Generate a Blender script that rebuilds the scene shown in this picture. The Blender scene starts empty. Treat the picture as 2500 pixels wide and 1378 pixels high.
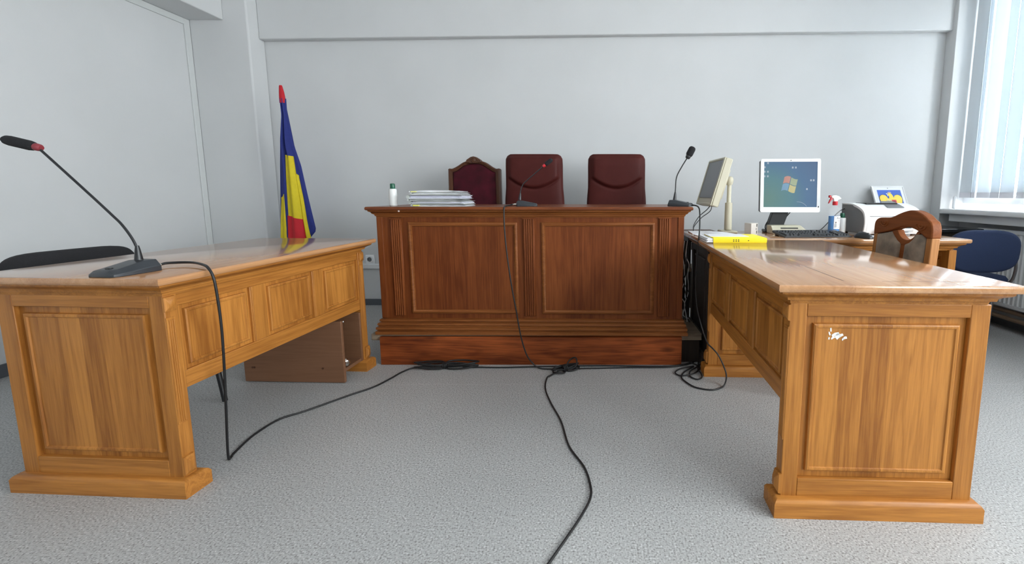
import bpy, bmesh, math, random
from mathutils import Vector, Matrix, noise as mnoise
random.seed(7)
C = bpy.context.scene.collection
R = math.radians
PI = math.pi

# ------------------------------------------------------------------ materials
def new_mat(name):
    m = bpy.data.materials.new(name); m.use_nodes = True
    nt = m.node_tree
    return m, nt, nt.nodes['Principled BSDF']

def plain(name, col, rough=.5, metal=0., spec=.5, noise=0., nscale=40., bump=0., bscale=200., coat=0., sheen=0., emit=0.):
    m, nt, p = new_mat(name)
    p.inputs['Base Color'].default_value = (*col, 1)
    p.inputs['Roughness'].default_value = rough
    p.inputs['Metallic'].default_value = metal
    p.inputs['Specular IOR Level'].default_value = spec
    p.inputs['Coat Weight'].default_value = coat
    p.inputs['Sheen Weight'].default_value = sheen
    if emit:
        p.inputs['Emission Color'].default_value = (*col, 1); p.inputs['Emission Strength'].default_value = emit
    tc = nt.nodes.new('ShaderNodeTexCoord')
    if noise:
        n = nt.nodes.new('ShaderNodeTexNoise'); n.inputs['Scale'].default_value = nscale; n.inputs['Detail'].default_value = 4
        nt.links.new(tc.outputs['Object'], n.inputs['Vector'])
        mr = nt.nodes.new('ShaderNodeMapRange')
        mr.inputs['From Min'].default_value = .25; mr.inputs['From Max'].default_value = .75
        mr.inputs['To Min'].default_value = 1 - noise; mr.inputs['To Max'].default_value = 1 + noise
        nt.links.new(n.outputs['Fac'], mr.inputs['Value'])
        mx = nt.nodes.new('ShaderNodeVectorMath'); mx.operation = 'SCALE'
        mx.inputs[0].default_value = col
        nt.links.new(mr.outputs['Result'], mx.inputs['Scale'])
        nt.links.new(mx.outputs['Vector'], p.inputs['Base Color'])
    if bump:
        n2 = nt.nodes.new('ShaderNodeTexNoise'); n2.inputs['Scale'].default_value = bscale; n2.inputs['Detail'].default_value = 3
        nt.links.new(tc.outputs['Object'], n2.inputs['Vector'])
        b = nt.nodes.new('ShaderNodeBump'); b.inputs['Strength'].default_value = bump; b.inputs['Distance'].default_value = .002
        nt.links.new(n2.outputs['Fac'], b.inputs['Height']); nt.links.new(b.outputs['Normal'], p.inputs['Normal'])
    return m

def wood(name, dark, light, grain='z', stave=None, sw=.085, rough=.42, coat=.04, streak=1., blotch=.12, knots=0., spec=.3, bump=.12):
    """grain axis in object space, optional glued staves across another axis"""
    m, nt, p = new_mat(name)
    N = nt.nodes; Lk = nt.links.new
    tc = N.new('ShaderNodeTexCoord')
    oi = N.new('ShaderNodeObjectInfo')
    sep = N.new('ShaderNodeSeparateXYZ'); Lk(tc.outputs['Object'], sep.inputs[0])
    rnd = None
    if stave:
        dv = N.new('ShaderNodeMath'); dv.operation = 'DIVIDE'; dv.inputs[1].default_value = sw
        Lk(sep.outputs['XYZ'.index(stave.upper())], dv.inputs[0])
        fl = N.new('ShaderNodeMath'); fl.operation = 'FLOOR'; Lk(dv.outputs[0], fl.inputs[0])
        ad = N.new('ShaderNodeMath'); ad.operation = 'ADD'; Lk(fl.outputs[0], ad.inputs[0]); Lk(oi.outputs['Random'], ad.inputs[1])
        wn = N.new('ShaderNodeTexWhiteNoise'); wn.noise_dimensions = '1D'; Lk(ad.outputs[0], wn.inputs['W'])
        rnd = wn.outputs['Value']
    else:
        rnd = oi.outputs['Random']
    off = N.new('ShaderNodeCombineXYZ')
    ml = N.new('ShaderNodeMath'); ml.operation = 'MULTIPLY'; ml.inputs[1].default_value = 37.0; Lk(rnd, ml.inputs[0])
    for i in range(3): Lk(ml.outputs[0], off.inputs[i])
    va = N.new('ShaderNodeVectorMath'); va.operation = 'ADD'
    Lk(tc.outputs['Object'], va.inputs[0]); Lk(off.outputs[0], va.inputs[1])
    def mapped(across, along):
        mp = N.new('ShaderNodeMapping'); s = [across] * 3; s['xyz'.index(grain)] = along
        mp.inputs['Scale'].default_value = s; Lk(va.outputs[0], mp.inputs['Vector']); return mp.outputs[0]
    def nz(vec, detail, dist=0., rough_=.55):
        n = N.new('ShaderNodeTexNoise'); n.inputs['Scale'].default_value = 1; n.inputs['Detail'].default_value = detail
        n.inputs['Distortion'].default_value = dist; n.inputs['Roughness'].default_value = rough_
        Lk(vec, n.inputs['Vector']); return n.outputs['Fac']
    cath = nz(mapped(15, .8), 3, .7)               # broad figure
    w = N.new('ShaderNodeMath'); w.operation = 'MULTIPLY'; w.inputs[1].default_value = 34; Lk(cath, w.inputs[0])
    sn = N.new('ShaderNodeMath'); sn.operation = 'SINE'; Lk(w.outputs[0], sn.inputs[0])
    fine = nz(mapped(260, 9), 3, .2)                 # pores
    blot = nz(mapped(7, 3), 2)
    def mad(a, k, c=0.):
        x = N.new('ShaderNodeMath'); x.operation = 'MULTIPLY_ADD'; x.inputs[1].default_value = k
        Lk(a, x.inputs[0])
        if isinstance(c, float): x.inputs[2].default_value = c
        else: Lk(c, x.inputs[2])
        return x.outputs[0]
    f = mad(sn.outputs[0], .13 * streak, .0)
    f = mad(fine, .75 * streak, f)
    f = mad(blot, blotch * 4, f)
    f = mad(rnd, .42 if stave else .12, f)
    f = mad(f, 1.0, -(.375 * streak + blotch * 2 + (.21 if stave else .06) - .5))
    cr = N.new('ShaderNodeValToRGB')
    cr.color_ramp.elements[0].position = .12; cr.color_ramp.elements[0].color = (*dark, 1)
    cr.color_ramp.elements[1].position = .88; cr.color_ramp.elements[1].color = (*light, 1)
    Lk(f, cr.inputs[0]); col = cr.outputs[0]
    if knots:
        vo = N.new('ShaderNodeTexVoronoi'); vo.inputs['Scale'].default_value = 1
        mp = N.new('ShaderNodeMapping'); s = [9.] * 3; s['xyz'.index(grain)] = 4.
        mp.inputs['Scale'].default_value = s; Lk(va.outputs[0], mp.inputs['Vector']); Lk(mp.outputs[0], vo.inputs['Vector'])
        k = N.new('ShaderNodeMapRange'); k.inputs['From Min'].default_value = .05; k.inputs['From Max'].default_value = .22
        k.inputs['To Min'].default_value = 1 - knots; k.inputs['To Max'].default_value = 1
        Lk(vo.outputs['Distance'], k.inputs['Value'])
        sc = N.new('ShaderNodeVectorMath'); sc.operation = 'SCALE'; Lk(col, sc.inputs[0]); Lk(k.outputs[0], sc.inputs['Scale']); col = sc.outputs[0]
    Lk(col, p.inputs['Base Color'])
    p.inputs['Roughness'].default_value = rough
    p.inputs['Specular IOR Level'].default_value = spec
    p.inputs['Coat Weight'].default_value = coat; p.inputs['Coat Roughness'].default_value = .12
    b = N.new('ShaderNodeBump'); b.inputs['Strength'].default_value = bump; b.inputs['Distance'].default_value = .001
    Lk(fine, b.inputs['Height']); Lk(b.outputs['Normal'], p.inputs['Normal'])
    return m

OD, OL = (.245, .085, .014), (.50, .208, .042)           # honey oak of the two desks
oak_zx = wood('oak_upright_boards', OD, OL, 'z', 'x', .075)
oak_zy = wood('oak_upright_boards_side', OD, OL, 'z', 'y', .085, blotch=.26)
oak_z = wood('oak_upright', OD, OL, 'z')
oak_x = wood('oak_across', OD, OL, 'x')
oak_y = wood('oak_lengthwise', OD, OL, 'y')
TD, TL = (.36, .165, .070), (.56, .305, .145)
oak_top = wood('oak_polished_top', TD, TL, 'y', 'x', .11, rough=.13, coat=.5, spec=.5, streak=.8, bump=.01)
BD, BL = (.102, .023, .0052), (.215, .060, .0148)         # darker bench
BK = dict(rough=.5, coat=0., spec=.18)
ben_z = wood('bench_oak_upright', BD, BL, 'z', blotch=.16, **BK)
ben_zx = wood('bench_oak_panel', BD, BL, 'z', 'x', .19, blotch=.18, **BK)
ben_x = wood('bench_oak_across', BD, BL, 'x', rough=.35, coat=.1, spec=.3)
ben_l = wood('bench_oak_moulding', (.14, .040, .009), (.27, .092, .024), 'x', **BK)
plank_red = wood('red_brown_plank', (.09, .018, .005), (.34, .082, .020), 'x', blotch=.3, knots=.6, **BK)
plank_grey = wood('worn_deck_board', (.12, .085, .055), (.32, .25, .18), 'x', blotch=.2, rough=.7, coat=0)
lam_x = wood('brown_laminate', (.150, .068, .034), (.225, .112, .062), 'x', streak=.6, blotch=.05, rough=.4, coat=0)
chair_wood = wood('chair_beech', (.15, .042, .011), (.25, .078, .021), 'y', blotch=.1, rough=.5, spec=.15, coat=0)
chair_wood_z = wood('chair_beech_upright', (.30, .12, .035), (.46, .21, .075), 'z', blotch=.1, rough=.35)
dark_wood = wood('dark_walnut', (.050, .018, .010), (.12, .05, .026), 'z', rough=.4)
black_brown = wood('blackened_wood', (.012, .008, .007), (.035, .024, .018), 'z', rough=.5)

dark_end_m = wood('dark_end_wood', (.020, .013, .011), (.045, .032, .028), 'z', rough=.45)  # much darker tone for one end panel of the computer desk
def wall_mat():
    m, nt, p = new_mat('white_wall_paint'); N = nt.nodes; Lk = nt.links.new
    tc = N.new('ShaderNodeTexCoord')
    n = N.new('ShaderNodeTexNoise'); n.inputs['Scale'].default_value = 2.2; n.inputs['Detail'].default_value = 5; Lk(tc.outputs['Object'], n.inputs['Vector'])
    cr = N.new('ShaderNodeValToRGB')
    cr.color_ramp.elements[0].position = .3; cr.color_ramp.elements[0].color = (.600, .608, .612, 1)
    cr.color_ramp.elements[1].position = .7; cr.color_ramp.elements[1].color = (.628, .634, .640, 1)
    Lk(n.outputs['Fac'], cr.inputs[0]); Lk(cr.outputs[0], p.inputs['Base Color'])
    p.inputs['Roughness'].default_value = .6; p.inputs['Specular IOR Level'].default_value = .3
    n2 = N.new('ShaderNodeTexNoise'); n2.inputs['Scale'].default_value = 90; n2.inputs['Detail'].default_value = 3; Lk(tc.outputs['Object'], n2.inputs['Vector'])
    b = N.new('ShaderNodeBump'); b.inputs['Strength'].default_value = .08; b.inputs['Distance'].default_value = .003
    Lk(n2.outputs['Fac'], b.inputs['Height']); Lk(b.outputs['Normal'], p.inputs['Normal'])
    return m
wall_m = wall_mat()

def floor_mat():
    m, nt, p = new_mat('speckled_grey_vinyl'); N = nt.nodes; Lk = nt.links.new
    tc = N.new('ShaderNodeTexCoord')
    v = N.new('ShaderNodeTexNoise'); v.inputs['Scale'].default_value = 170; v.inputs['Detail'].default_value = 2; Lk(tc.outputs['Object'], v.inputs['Vector'])
    cr = N.new('ShaderNodeValToRGB'); e = cr.color_ramp.elements
    e[0].position = .30; e[0].color = (.17, .165, .16, 1)
    e[1].position = .47; e[1].color = (.375, .376, .372, 1)
    x = e.new(.60); x.color = (.41, .412, .408, 1)
    x = e.new(.72); x.color = (.62, .62, .62, 1)
    Lk(v.outputs['Fac'], cr.inputs[0])
    n = N.new('ShaderNodeTexNoise'); n.inputs['Scale'].default_value = 1.6; n.inputs['Detail'].default_value = 4; Lk(tc.outputs['Object'], n.inputs['Vector'])
    mr = N.new('ShaderNodeMapRange'); mr.inputs['From Min'].default_value = .3; mr.inputs['From Max'].default_value = .7
    mr.inputs['To Min'].default_value = .94; mr.inputs['To Max'].default_value = 1.06; Lk(n.outputs['Fac'], mr.inputs['Value'])
    # welded seam between two vinyl sheets
    sp = N.new('ShaderNodeSeparateXYZ'); Lk(tc.outputs['Object'], sp.inputs[0])
    d = N.new('ShaderNodeMath'); d.operation = 'SUBTRACT'; d.inputs[1].default_value = 2.245; Lk(sp.outputs['Y'], d.inputs[0])
    ab = N.new('ShaderNodeMath'); ab.operation = 'ABSOLUTE'; Lk(d.outputs[0], ab.inputs[0])
    st = N.new('ShaderNodeMapRange'); st.inputs['From Min'].default_value = .002; st.inputs['From Max'].default_value = .005
    st.inputs['To Min'].default_value = 1.10; st.inputs['To Max'].default_value = 1.0; Lk(ab.outputs[0], st.inputs['Value'])
    mm = N.new('ShaderNodeMath'); mm.operation = 'MULTIPLY'; Lk(mr.outputs[0], mm.inputs[0]); Lk(st.outputs[0], mm.inputs[1])
    s = N.new('ShaderNodeVectorMath'); s.operation = 'SCALE'; Lk(cr.outputs[0], s.inputs[0]); Lk(mm.outputs[0], s.inputs['Scale'])
    Lk(s.outputs[0], p.inputs['Base Color'])
    p.inputs['Roughness'].default_value = .5; p.inputs['Specular IOR Level'].default_value = .25
    return m
floor_m = floor_mat()

white_trim = plain('white_gloss_paint', (.72, .73, .74), .35)
pvc = plain('white_pvc', (.78, .80, .82), .3)
base_m = plain('grey_skirting', (.085, .095, .11), .5)
rad_m = plain('radiator_enamel', (.62, .63, .64), .35)
pipe_m = plain('brown_pipe_paint', (.22, .15, .10), .5)
black_pl = plain('black_plastic', (.012, .013, .015), .38)
dark_pl = plain('charcoal_plastic', (.030, .034, .040), .35)
key_m = plain('key_plastic', (.028, .030, .035), .5)
grey_pl = plain('grey_plastic', (.16, .165, .175), .45)
foam_m = plain('black_foam', (.010, .010, .012), .95, noise=.3, nscale=400, bump=.6, bscale=700)
red_pl = plain('red_plastic', (.55, .02, .03), .35)
dark_red = plain('dark_red_ring', (.22, .03, .04), .4)
red_ring = plain('red_ring', (.60, .03, .04), .3)
beige = plain('aged_beige_plastic', (.52, .49, .38), .45)
white_pl = plain('white_plastic', (.80, .81, .82), .35)
silver = plain('silver_plastic', (.70, .72, .74), .3, metal=.2)
metal_m = plain('bright_metal', (.75, .70, .62), .25, metal=1.)
chrome = plain('chrome', (.80, .80, .80), .12, metal=1.)
rubber = plain('black_rubber_cable', (.010, .010, .011), .5)
green_cap = plain('dark_green_cap', (.010, .10, .055), .35)
white_bot = plain('white_bottle', (.78, .79, .78), .4)
paper_m = plain('white_paper', (.76, .77, .80), .8, noise=.04, nscale=300)
paper_g = plain('grey_cardboard_cover', (.50, .53, .51), .8, noise=.05, nscale=60)
paper_l = plain('lilac_white_pages', (.66, .67, .78), .8, noise=.05, nscale=200)
pink_tab = plain('pale_pink_paper', (.70, .56, .52), .8)
yellow_m = plain('yellow_cardboard', (.86, .72, .02), .5)
yel_tab = plain('yellow_sticky_note', (.85, .82, .15), .7)
ink = plain('black_ink', (.01, .01, .01), .7)
leather = plain('oxblood_leather', (.068, .0135, .0115), .5, spec=.13, noise=.12, nscale=9, bump=.25, bscale=260)
velvet = plain('burgundy_velvet', (.052, .003, .009), .8, noise=.45, nscale=14, sheen=.06, spec=.2)
navy_f = plain('navy_upholstery', (.009, .020, .062), .9, noise=.15, nscale=300, bump=.3, bscale=500)
black_f = plain('black_upholstery', (.012, .012, .014), .95, noise=.3, nscale=350, bump=.4, bscale=500)
plush = plain('taupe_plush', (.23, .18, .135), .9, noise=.4, nscale=16, sheen=.05)
flag_b = plain('flag_blue', (.012, .022, .17), .8, noise=.06, nscale=40)
flag_y = plain('flag_yellow', (.62, .49, .012), .8, noise=.06, nscale=40)
flag_r = plain('flag_red', (.52, .012, .022), .8, noise=.06, nscale=40)
screen_off = plain('dark_screen', (.050, .055, .068), .25)
foil = plain('silver_foil', (.80, .78, .72), .22, metal=1., bump=1., bscale=60)
scuff = plain('bare_white_scuff', (.80, .80, .78), .8)
seam_m = plain('dark_seam', (.06, .03, .012), .6)
pic_blue = plain('picture_blue', (.012, .09, .50), .4)
pic_gold = plain('picture_gold', (.88, .62, .06), .4)
pic_red = plain('picture_red', (.60, .05, .04), .4)
pic_dark = plain('picture_outline', (.10, .07, .03), .5)
glass_blk = plain('gloss_black', (.010, .011, .014), .12)

def glass_mat():
    m, nt, p = new_mat('window_glass'); N = nt.nodes; Lk = nt.links.new
    N.remove(p); t = N.new('ShaderNodeBsdfTransparent'); g = N.new('ShaderNodeBsdfGlossy'); g.inputs['Roughness'].default_value = .02
    t.inputs['Color'].default_value = (.95, .97, .97, 1)
    mx = N.new('ShaderNodeMixShader'); mx.inputs[0].default_value = .06
    Lk(t.outputs[0], mx.inputs[1]); Lk(g.outputs[0], mx.inputs[2]); Lk(mx.outputs[0], N['Material Output'].inputs['Surface'])
    return m
glass_m = glass_mat()
def blind_mat():
    m, nt, p = new_mat('white_blind_fabric'); N = nt.nodes; Lk = nt.links.new
    p.inputs['Base Color'].default_value = (.80, .84, .87, 1); p.inputs['Roughness'].default_value = .8
    t = N.new('ShaderNodeBsdfTranslucent'); t.inputs['Color'].default_value = (.78, .86, .92, 1)
    mx = N.new('ShaderNodeMixShader'); mx.inputs[0].default_value = .14
    Lk(p.outputs[0], mx.inputs[1]); Lk(t.outputs[0], mx.inputs[2]); Lk(mx.outputs[0], N['Material Output'].inputs['Surface'])
    return m
blind_m = blind_mat()
def clear_mat(name, col, rough=.05):
    m, nt, p = new_mat(name); N = nt.nodes
    p.inputs['Base Color'].default_value = (*col, 1); p.inputs['Roughness'].default_value = rough
    t = N.new('ShaderNodeBsdfTransparent'); mx = N.new('ShaderNodeMixShader'); mx.inputs[0].default_value = .11
    nt.links.new(t.outputs[0], mx.inputs[1]); nt.links.new(p.outputs[0], mx.inputs[2]); nt.links.new(mx.outputs[0], N['Material Output'].inputs['Surface'])
    return m
clear_m = clear_mat('clear_bottle', (.93, .95, .96))
blue_liq = plain('blue_liquid', (.003, .19, .55), .25, spec=.3)
nozzle_m = plain('translucent_nozzle', (.80, .84, .84), .3)

def screen_mat():
    m, nt, p = new_mat('lit_desktop_screen'); N = nt.nodes; Lk = nt.links.new
    tc = N.new('ShaderNodeTexCoord')
    sp = N.new('ShaderNodeSeparateXYZ'); Lk(tc.outputs['Object'], sp.inputs[0])
    # object space: x -.17..+.17, z -.14..+.14  (wallpaper of the desktop: teal lower left, slate upper right)
    d = N.new('ShaderNodeVectorMath'); d.operation = 'DISTANCE'; d.inputs[1].default_value = (-.15, 0, -.10); Lk(tc.outputs['Object'], d.inputs[0])
    cr = N.new('ShaderNodeValToRGB'); e = cr.color_ramp.elements
    e[0].position = .0; e[0].color = (.135, .26, .22, 1)
    e[1].position = .40; e[1].color = (.085, .15, .27, 1)
    x = e.new(.15); x.color = (.105, .24, .27, 1)
    x = e.new(.26); x.color = (.085, .18, .31, 1)
    Lk(d.outputs['Value'], cr.inputs[0])
    p.inputs['Base Color'].default_value = (.015, .015, .02, 1); p.inputs['Roughness'].default_value = .5; p.inputs['Specular IOR Level'].default_value = .15
    Lk(cr.outputs[0], p.inputs['Emission Color']); p.inputs['Emission Strength'].default_value = SCR
    return m
SCR = .36

# ------------------------------------------------------------------ mesh builder
class B:
    def __init__(s, M=None):
        s.bm = bmesh.new(); s.mi = 0; s.M = M or Matrix.Identity(4)
    def v(s, p): return s.bm.verts.new(s.M @ Vector(p))
    def f(s, vs):
        try:
            fc = s.bm.faces.new(vs); fc.material_index = s.mi; return fc
        except ValueError: return None
    def loft(s, rings, cap=True, close=True):
        vr = [[s.v(p) for p in r] for r in rings]
        n = len(vr[0])
        for a, b in zip(vr, vr[1:]):
            for i in range(n if close else n - 1):
                j = (i + 1) % n
                s.f([a[i], a[j], b[j], b[i]])
        if cap:
            s.f(vr[0][::-1]); s.f(vr[-1])
        return s
    def box(s, x0, x1, y0, y1, z0, z1):
        x0, x1 = sorted((x0, x1)); y0, y1 = sorted((y0, y1)); z0, z1 = sorted((z0, z1))
        return s.rects([(x0, x1, y0, y1, z0), (x0, x1, y0, y1, z1)])
    def rects(s, L):
        return s.loft([[(a, c, z), (b, c, z), (b, d, z), (a, d, z)] for a, b, c, d, z in L])
    def cbox(s, x0, x1, y0, y1, z0, z1, c=.004):
        x0, x1 = sorted((x0, x1)); y0, y1 = sorted((y0, y1)); z0, z1 = sorted((z0, z1))
        c = min(c, (x1 - x0) * .45, (y1 - y0) * .45, (z1 - z0) * .45)
        def r(i, z): return [(x0 + i, y0 + c, z), (x0 + c, y0 + i, z), (x1 - c, y0 + i, z), (x1 - i, y0 + c, z),
                             (x1 - i, y1 - c, z), (x1 - c, y1 - i, z), (x0 + c, y1 - i, z), (x0 + i, y1 - c, z)]
        return s.loft([r(c, z0), r(0, z0 + c), r(0, z1 - c), r(c, z1)])
    def prism(s, poly, axis, a, b):
        def P(u, w, t): return {'y': (u, t, w), 'x': (t, u, w), 'z': (u, w, t)}[axis]
        return s.loft([[P(u, w, a) for u, w in poly], [P(u, w, b) for u, w in poly]])
    def panel(s, O, U, V, N, w, h, steps):
        O, U, V, N = map(Vector, (O, U, V, N)); rings = []
        for ins, out in steps:
            rings.append([O + U * a + V * b + N * out for a, b in ((ins, ins), (w - ins, ins), (w - ins, h - ins), (ins, h - ins))])
        return s.loft(rings)
    def frame(s, O, U, V, N, w, h, prof):
        """picture-frame moulding: prof = closed list of (inset, out)"""
        O, U, V, N = map(Vector, (O, U, V, N))
        cs = [(0, 0, 1, 1), (w, 0, -1, 1), (w, h, -1, -1), (0, h, 1, -1)]
        rings = [[O + U * (cx + sx * i) + V * (cy + sy * i) + N * o for i, o in prof] for cx, cy, sx, sy in cs]
        vr = [[s.v(p) for p in r] for r in rings]; n = len(prof)
        for k in range(4):
            a, b = vr[k], vr[(k + 1) % 4]
            for i in range(n):
                j = (i + 1) % n; s.f([a[i], a[j], b[j], b[i]])
        return s
    def tube(s, pts, r, n=8, sub=6, smooth=True):
        pts = [Vector(p) for p in pts]
        rad = list(r) if isinstance(r, (list, tuple)) else [r] * len(pts)
        if smooth and len(pts) > 2:
            q, rr = [], []
            for i in range(len(pts) - 1):
                p0 = pts[i - 1] if i else pts[0] * 2 - pts[1]
                p1, p2 = pts[i], pts[i + 1]
                p3 = pts[i + 2] if i + 2 < len(pts) else p2 * 2 - p1
                for k in range(sub):
                    t = k / sub
                    q.append(.5 * ((2 * p1) + (p2 - p0) * t + (2 * p0 - 5 * p1 + 4 * p2 - p3) * t * t + (3 * p1 - p0 - 3 * p2 + p3) * t ** 3))
                    rr.append(rad[i] * (1 - t) + rad[i + 1] * t)
            q.append(pts[-1]); rr.append(rad[-1]); pts, rad = q, rr
        T = []
        for i in range(len(pts)):
            d = pts[min(i + 1, len(pts) - 1)] - pts[max(i - 1, 0)]
            T.append(d.normalized() if d.length > 1e-9 else (T[-1] if T else Vector((0, 0, 1))))
        u = T[0].orthogonal().normalized(); rings = []
        for i, p in enumerate(pts):
            u = (u - T[i] * u.dot(T[i]))
            u = u.normalized() if u.length > 1e-6 else T[i].orthogonal().normalized()
            w = T[i].cross(u)
            rings.append([p + (u * math.cos(a) + w * math.sin(a)) * rad[i] for a in [2 * PI * k / n for k in range(n)]])
        return s.loft(rings)
    def lathe(s, prof, c=(0, 0, 0), n=24, sx=1., sy=1.):
        c = Vector(c)
        return s.loft([[c + Vector((r * sx * math.cos(2 * PI * k / n), r * sy * math.sin(2 * PI * k / n), z)) for k in range(n)] for r, z in prof])
    def ball(s, c, rx, ry, rz, n=16, m=10):
        return s.lathe([(max(math.sin(PI * i / m), .02), -math.cos(PI * i / m)) for i in range(m + 1)], (0, 0, 0), n) if False else \
            s.loft([[(c[0] + rx * max(math.sin(PI * i / m), .01) * math.cos(2 * PI * k / n), c[1] + ry * max(math.sin(PI * i / m), .01) * math.sin(2 * PI * k / n),
                      c[2] - rz * math.cos(PI * i / m)) for k in range(n)] for i in range(m + 1)])
    def field(s, nu, nv, front, back):
        """closed slab from two height fields: front(u,v), back(u,v) -> points, u,v in 0..1"""
        F = [[s.v(front(i / nu, j / nv)) for j in range(nv + 1)] for i in range(nu + 1)]
        K = [[s.v(back(i / nu, j / nv)) for j in range(nv + 1)] for i in range(nu + 1)]
        for G in (F, K):
            for i in range(nu):
                for j in range(nv): s.f([G[i][j], G[i + 1][j], G[i + 1][j + 1], G[i][j + 1]])
        for i in range(nu):
            s.f([F[i][0], F[i + 1][0], K[i + 1][0], K[i][0]]); s.f([F[i][nv], F[i + 1][nv], K[i + 1][nv], K[i][nv]])
        for j in range(nv):
            s.f([F[0][j], F[0][j + 1], K[0][j + 1], K[0][j]]); s.f([F[nu][j], F[nu][j + 1], K[nu][j + 1], K[nu][j]])
        return s

def mesh_obj(name, b, mats, parent=None, angle=38, bevel=0., loc=(0, 0, 0), rot=(0, 0, 0)):
    bmesh.ops.recalc_face_normals(b.bm, faces=b.bm.faces[:])
    me = bpy.data.meshes.new(name); b.bm.to_mesh(me); b.bm.free()
    for m in (mats if isinstance(mats, (list, tuple)) else [mats]): me.materials.append(m)
    for p in me.polygons: p.use_smooth = True
    me.set_sharp_from_angle(angle=R(angle))
    o = bpy.data.objects.new(name, me); C.objects.link(o)
    o.parent = parent; o.location = loc; o.rotation_euler = rot
    if bevel:
        md = o.modifiers.new('soft_edge', 'BEVEL'); md.width = bevel; md.segments = 2; md.limit_method = 'ANGLE'; md.angle_limit = R(40)
        md.harden_normals = False
    return o
def tag(o, label, cat, group=None):
    o['label'] = label; o['category'] = cat
    if group: o['group'] = group
    return o
def thing(name, label, cat, loc=(0, 0, 0), rz=0., group=None):
    o = bpy.data.objects.new(name, None); o.empty_display_size = .05; C.objects.link(o)
    o.location = loc; o.rotation_euler = (0, 0, rz)
    return tag(o, label, cat, group)
def struct(name, b, m, parent=None, **k):
    o = mesh_obj(name, b, m, parent, **k)
    if parent is None: o['kind'] = 'structure'
    return o
def copy_tree(o, parent=None):
    c = o.copy(); C.objects.link(c); c.parent = parent
    for ch in list(o.children): copy_tree(ch, c)
    return c
def curve2(P, k=4):
    # smooth an open outline through its points
    out = []
    for i in range(len(P) - 1):
        p0 = P[max(i - 1, 0)]; p1 = P[i]; p2 = P[i + 1]; p3 = P[min(i + 2, len(P) - 1)]
        for q in range(k):
            t = q / k
            out.append(tuple(.5 * (2 * b + (c - a) * t + (2 * a - 5 * b + 4 * c - d) * t * t + (3 * b - a - 3 * c + d) * t ** 3) for a, b, c, d in zip(p0, p1, p2, p3)))
    return out + [P[-1]]
def lerp(t, x):
    if x <= t[0][0]: return t[0][1]
    for (a, b), (c, d) in zip(t, t[1:]):
        if x <= c: return b + (d - b) * (x - a) / (c - a)
    return t[-1][1]
def sstep(a, b, x):
    t = min(1, max(0, (x - a) / (b - a))); return t * t * (3 - 2 * t)

# ------------------------------------------------------------------ room shell
XL, XP, XR, YB, YP, YW = -3.375, -2.888, 3.0365, 3.93, 3.75, 3.82
YF, ZC = -4.2, 3.05
struct('floor', B().box(-3.6, 3.45, YF - .2, YB + .2, -.12, 0), floor_m)
struct('ceiling', B().box(-3.6, 3.45, YF - .2, YB + .2, ZC, ZC + .15), plain('ceiling_paint', (.76, .77, .78), .7))
struct('wall_back', B().box(-3.6, 3.45, YB, YB + .2, 0, ZC), wall_m)
struct('wall_left', B().box(-3.6, XL, YF, YB, 0, ZC), wall_m)
struct('wall_front', B().box(-3.6, 3.45, YF - .2, YF, 0, ZC), wall_m)
struct('wall_corner', B().box(XL, XP, YP, YB, 0, ZC), wall_m, bevel=.012)          # pier in the left corner
b = B(); b.loft([[(XP, 3.862, 2.345), (XR + .3, 3.862, 2.425), (XR + .3, 3.862, ZC), (XP, 3.862, ZC)],
                 [(XP, YB, 2.345), (XR + .3, YB, 2.425), (XR + .3, YB, ZC), (XP, YB, ZC)]])
struct('trim_1', b, wall_m, bevel=.008)                                           # shallow beam on the back wall
struct('trim_2', B().box(XL, -3.084, YF, YP, 2.458, ZC), wall_m, bevel=.006)        # deep beam along the left wall
b = B()
b.box(XL, XL + .012, 3.70, 3.749, .05, 2.457); b.box(XL, XL + .012, YF, 3.70, 2.408, 2.457)
struct('trim_3', b, plain('aged_white_casing', (.60, .615, .61), .5), bevel=.003)                                       # flat casing strip on the left wall
# right wall: openings
b = B()
b.box(XR, 3.42, YW, YB, 0, ZC)                       # far pier
b.box(3.22, 3.42, 1.75, YW, 0, .86)                  # niche back under the sill
b.box(XR, 3.42, 1.75, YW, 2.80, ZC)
b.box(XR, 3.42, 1.45, 1.75, 0, ZC)
for y0, y1 in ((-.75, 1.45), (-3.25, -1.05)):
    b.box(XR, 3.42, y0, y1, 0, .86); b.box(XR, 3.42, y0, y1, 2.80, ZC)
b.box(XR, 3.42, -1.05, -.75, 0, ZC); b.box(XR, 3.42, YF, -3.25, 0, ZC)
struct('wall_right', b, wall_m, bevel=.004)
def window(n, y0, y1, z0, z1, x=3.27, panes=2):
    r = struct('window_%d' % n, B().frame((x, y0, z0), (0, 1, 0), (0, 0, 1), (-1, 0, 0), y1 - y0, z1 - z0,
               [(0, -.03), (.07, -.03), (.07, .025), (.055, .035), (0, .035)]), pvc)
    w = (y1 - y0 - .14) / panes
    for k in range(panes):
        a = y0 + .07 + k * w
        mesh_obj('sash', B().frame((x, a + .003, z0 + .075), (0, 1, 0), (0, 0, 1), (-1, 0, 0), w - .006, z1 - z0 - .15,
                 [(0, -.02), (.06, -.02), (.06, .018), (.05, .028), (0, .028)]), pvc, r)
        mesh_obj('glass_pane', B().box(x - .004, x + .004, a + .05, a + w - .05, z0 + .12, z1 - .12), glass_m, r)
    return r
window(1, 1.75, YW, .95, 2.80, panes=3)
window(2, -.75, 1.45, .90, 2.80, panes=3)
window(3, -3.25, -1.05, .90, 2.80, panes=3)
b = B(); b.rects([(2.985, 3.30, 1.76, 3.715, .862), (2.975, 3.30, 1.75, 3.72, .866), (2.972, 3.30, 1.75, 3.722, .895), (2.978, 3.30, 1.75, 3.72, .906)])
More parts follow.
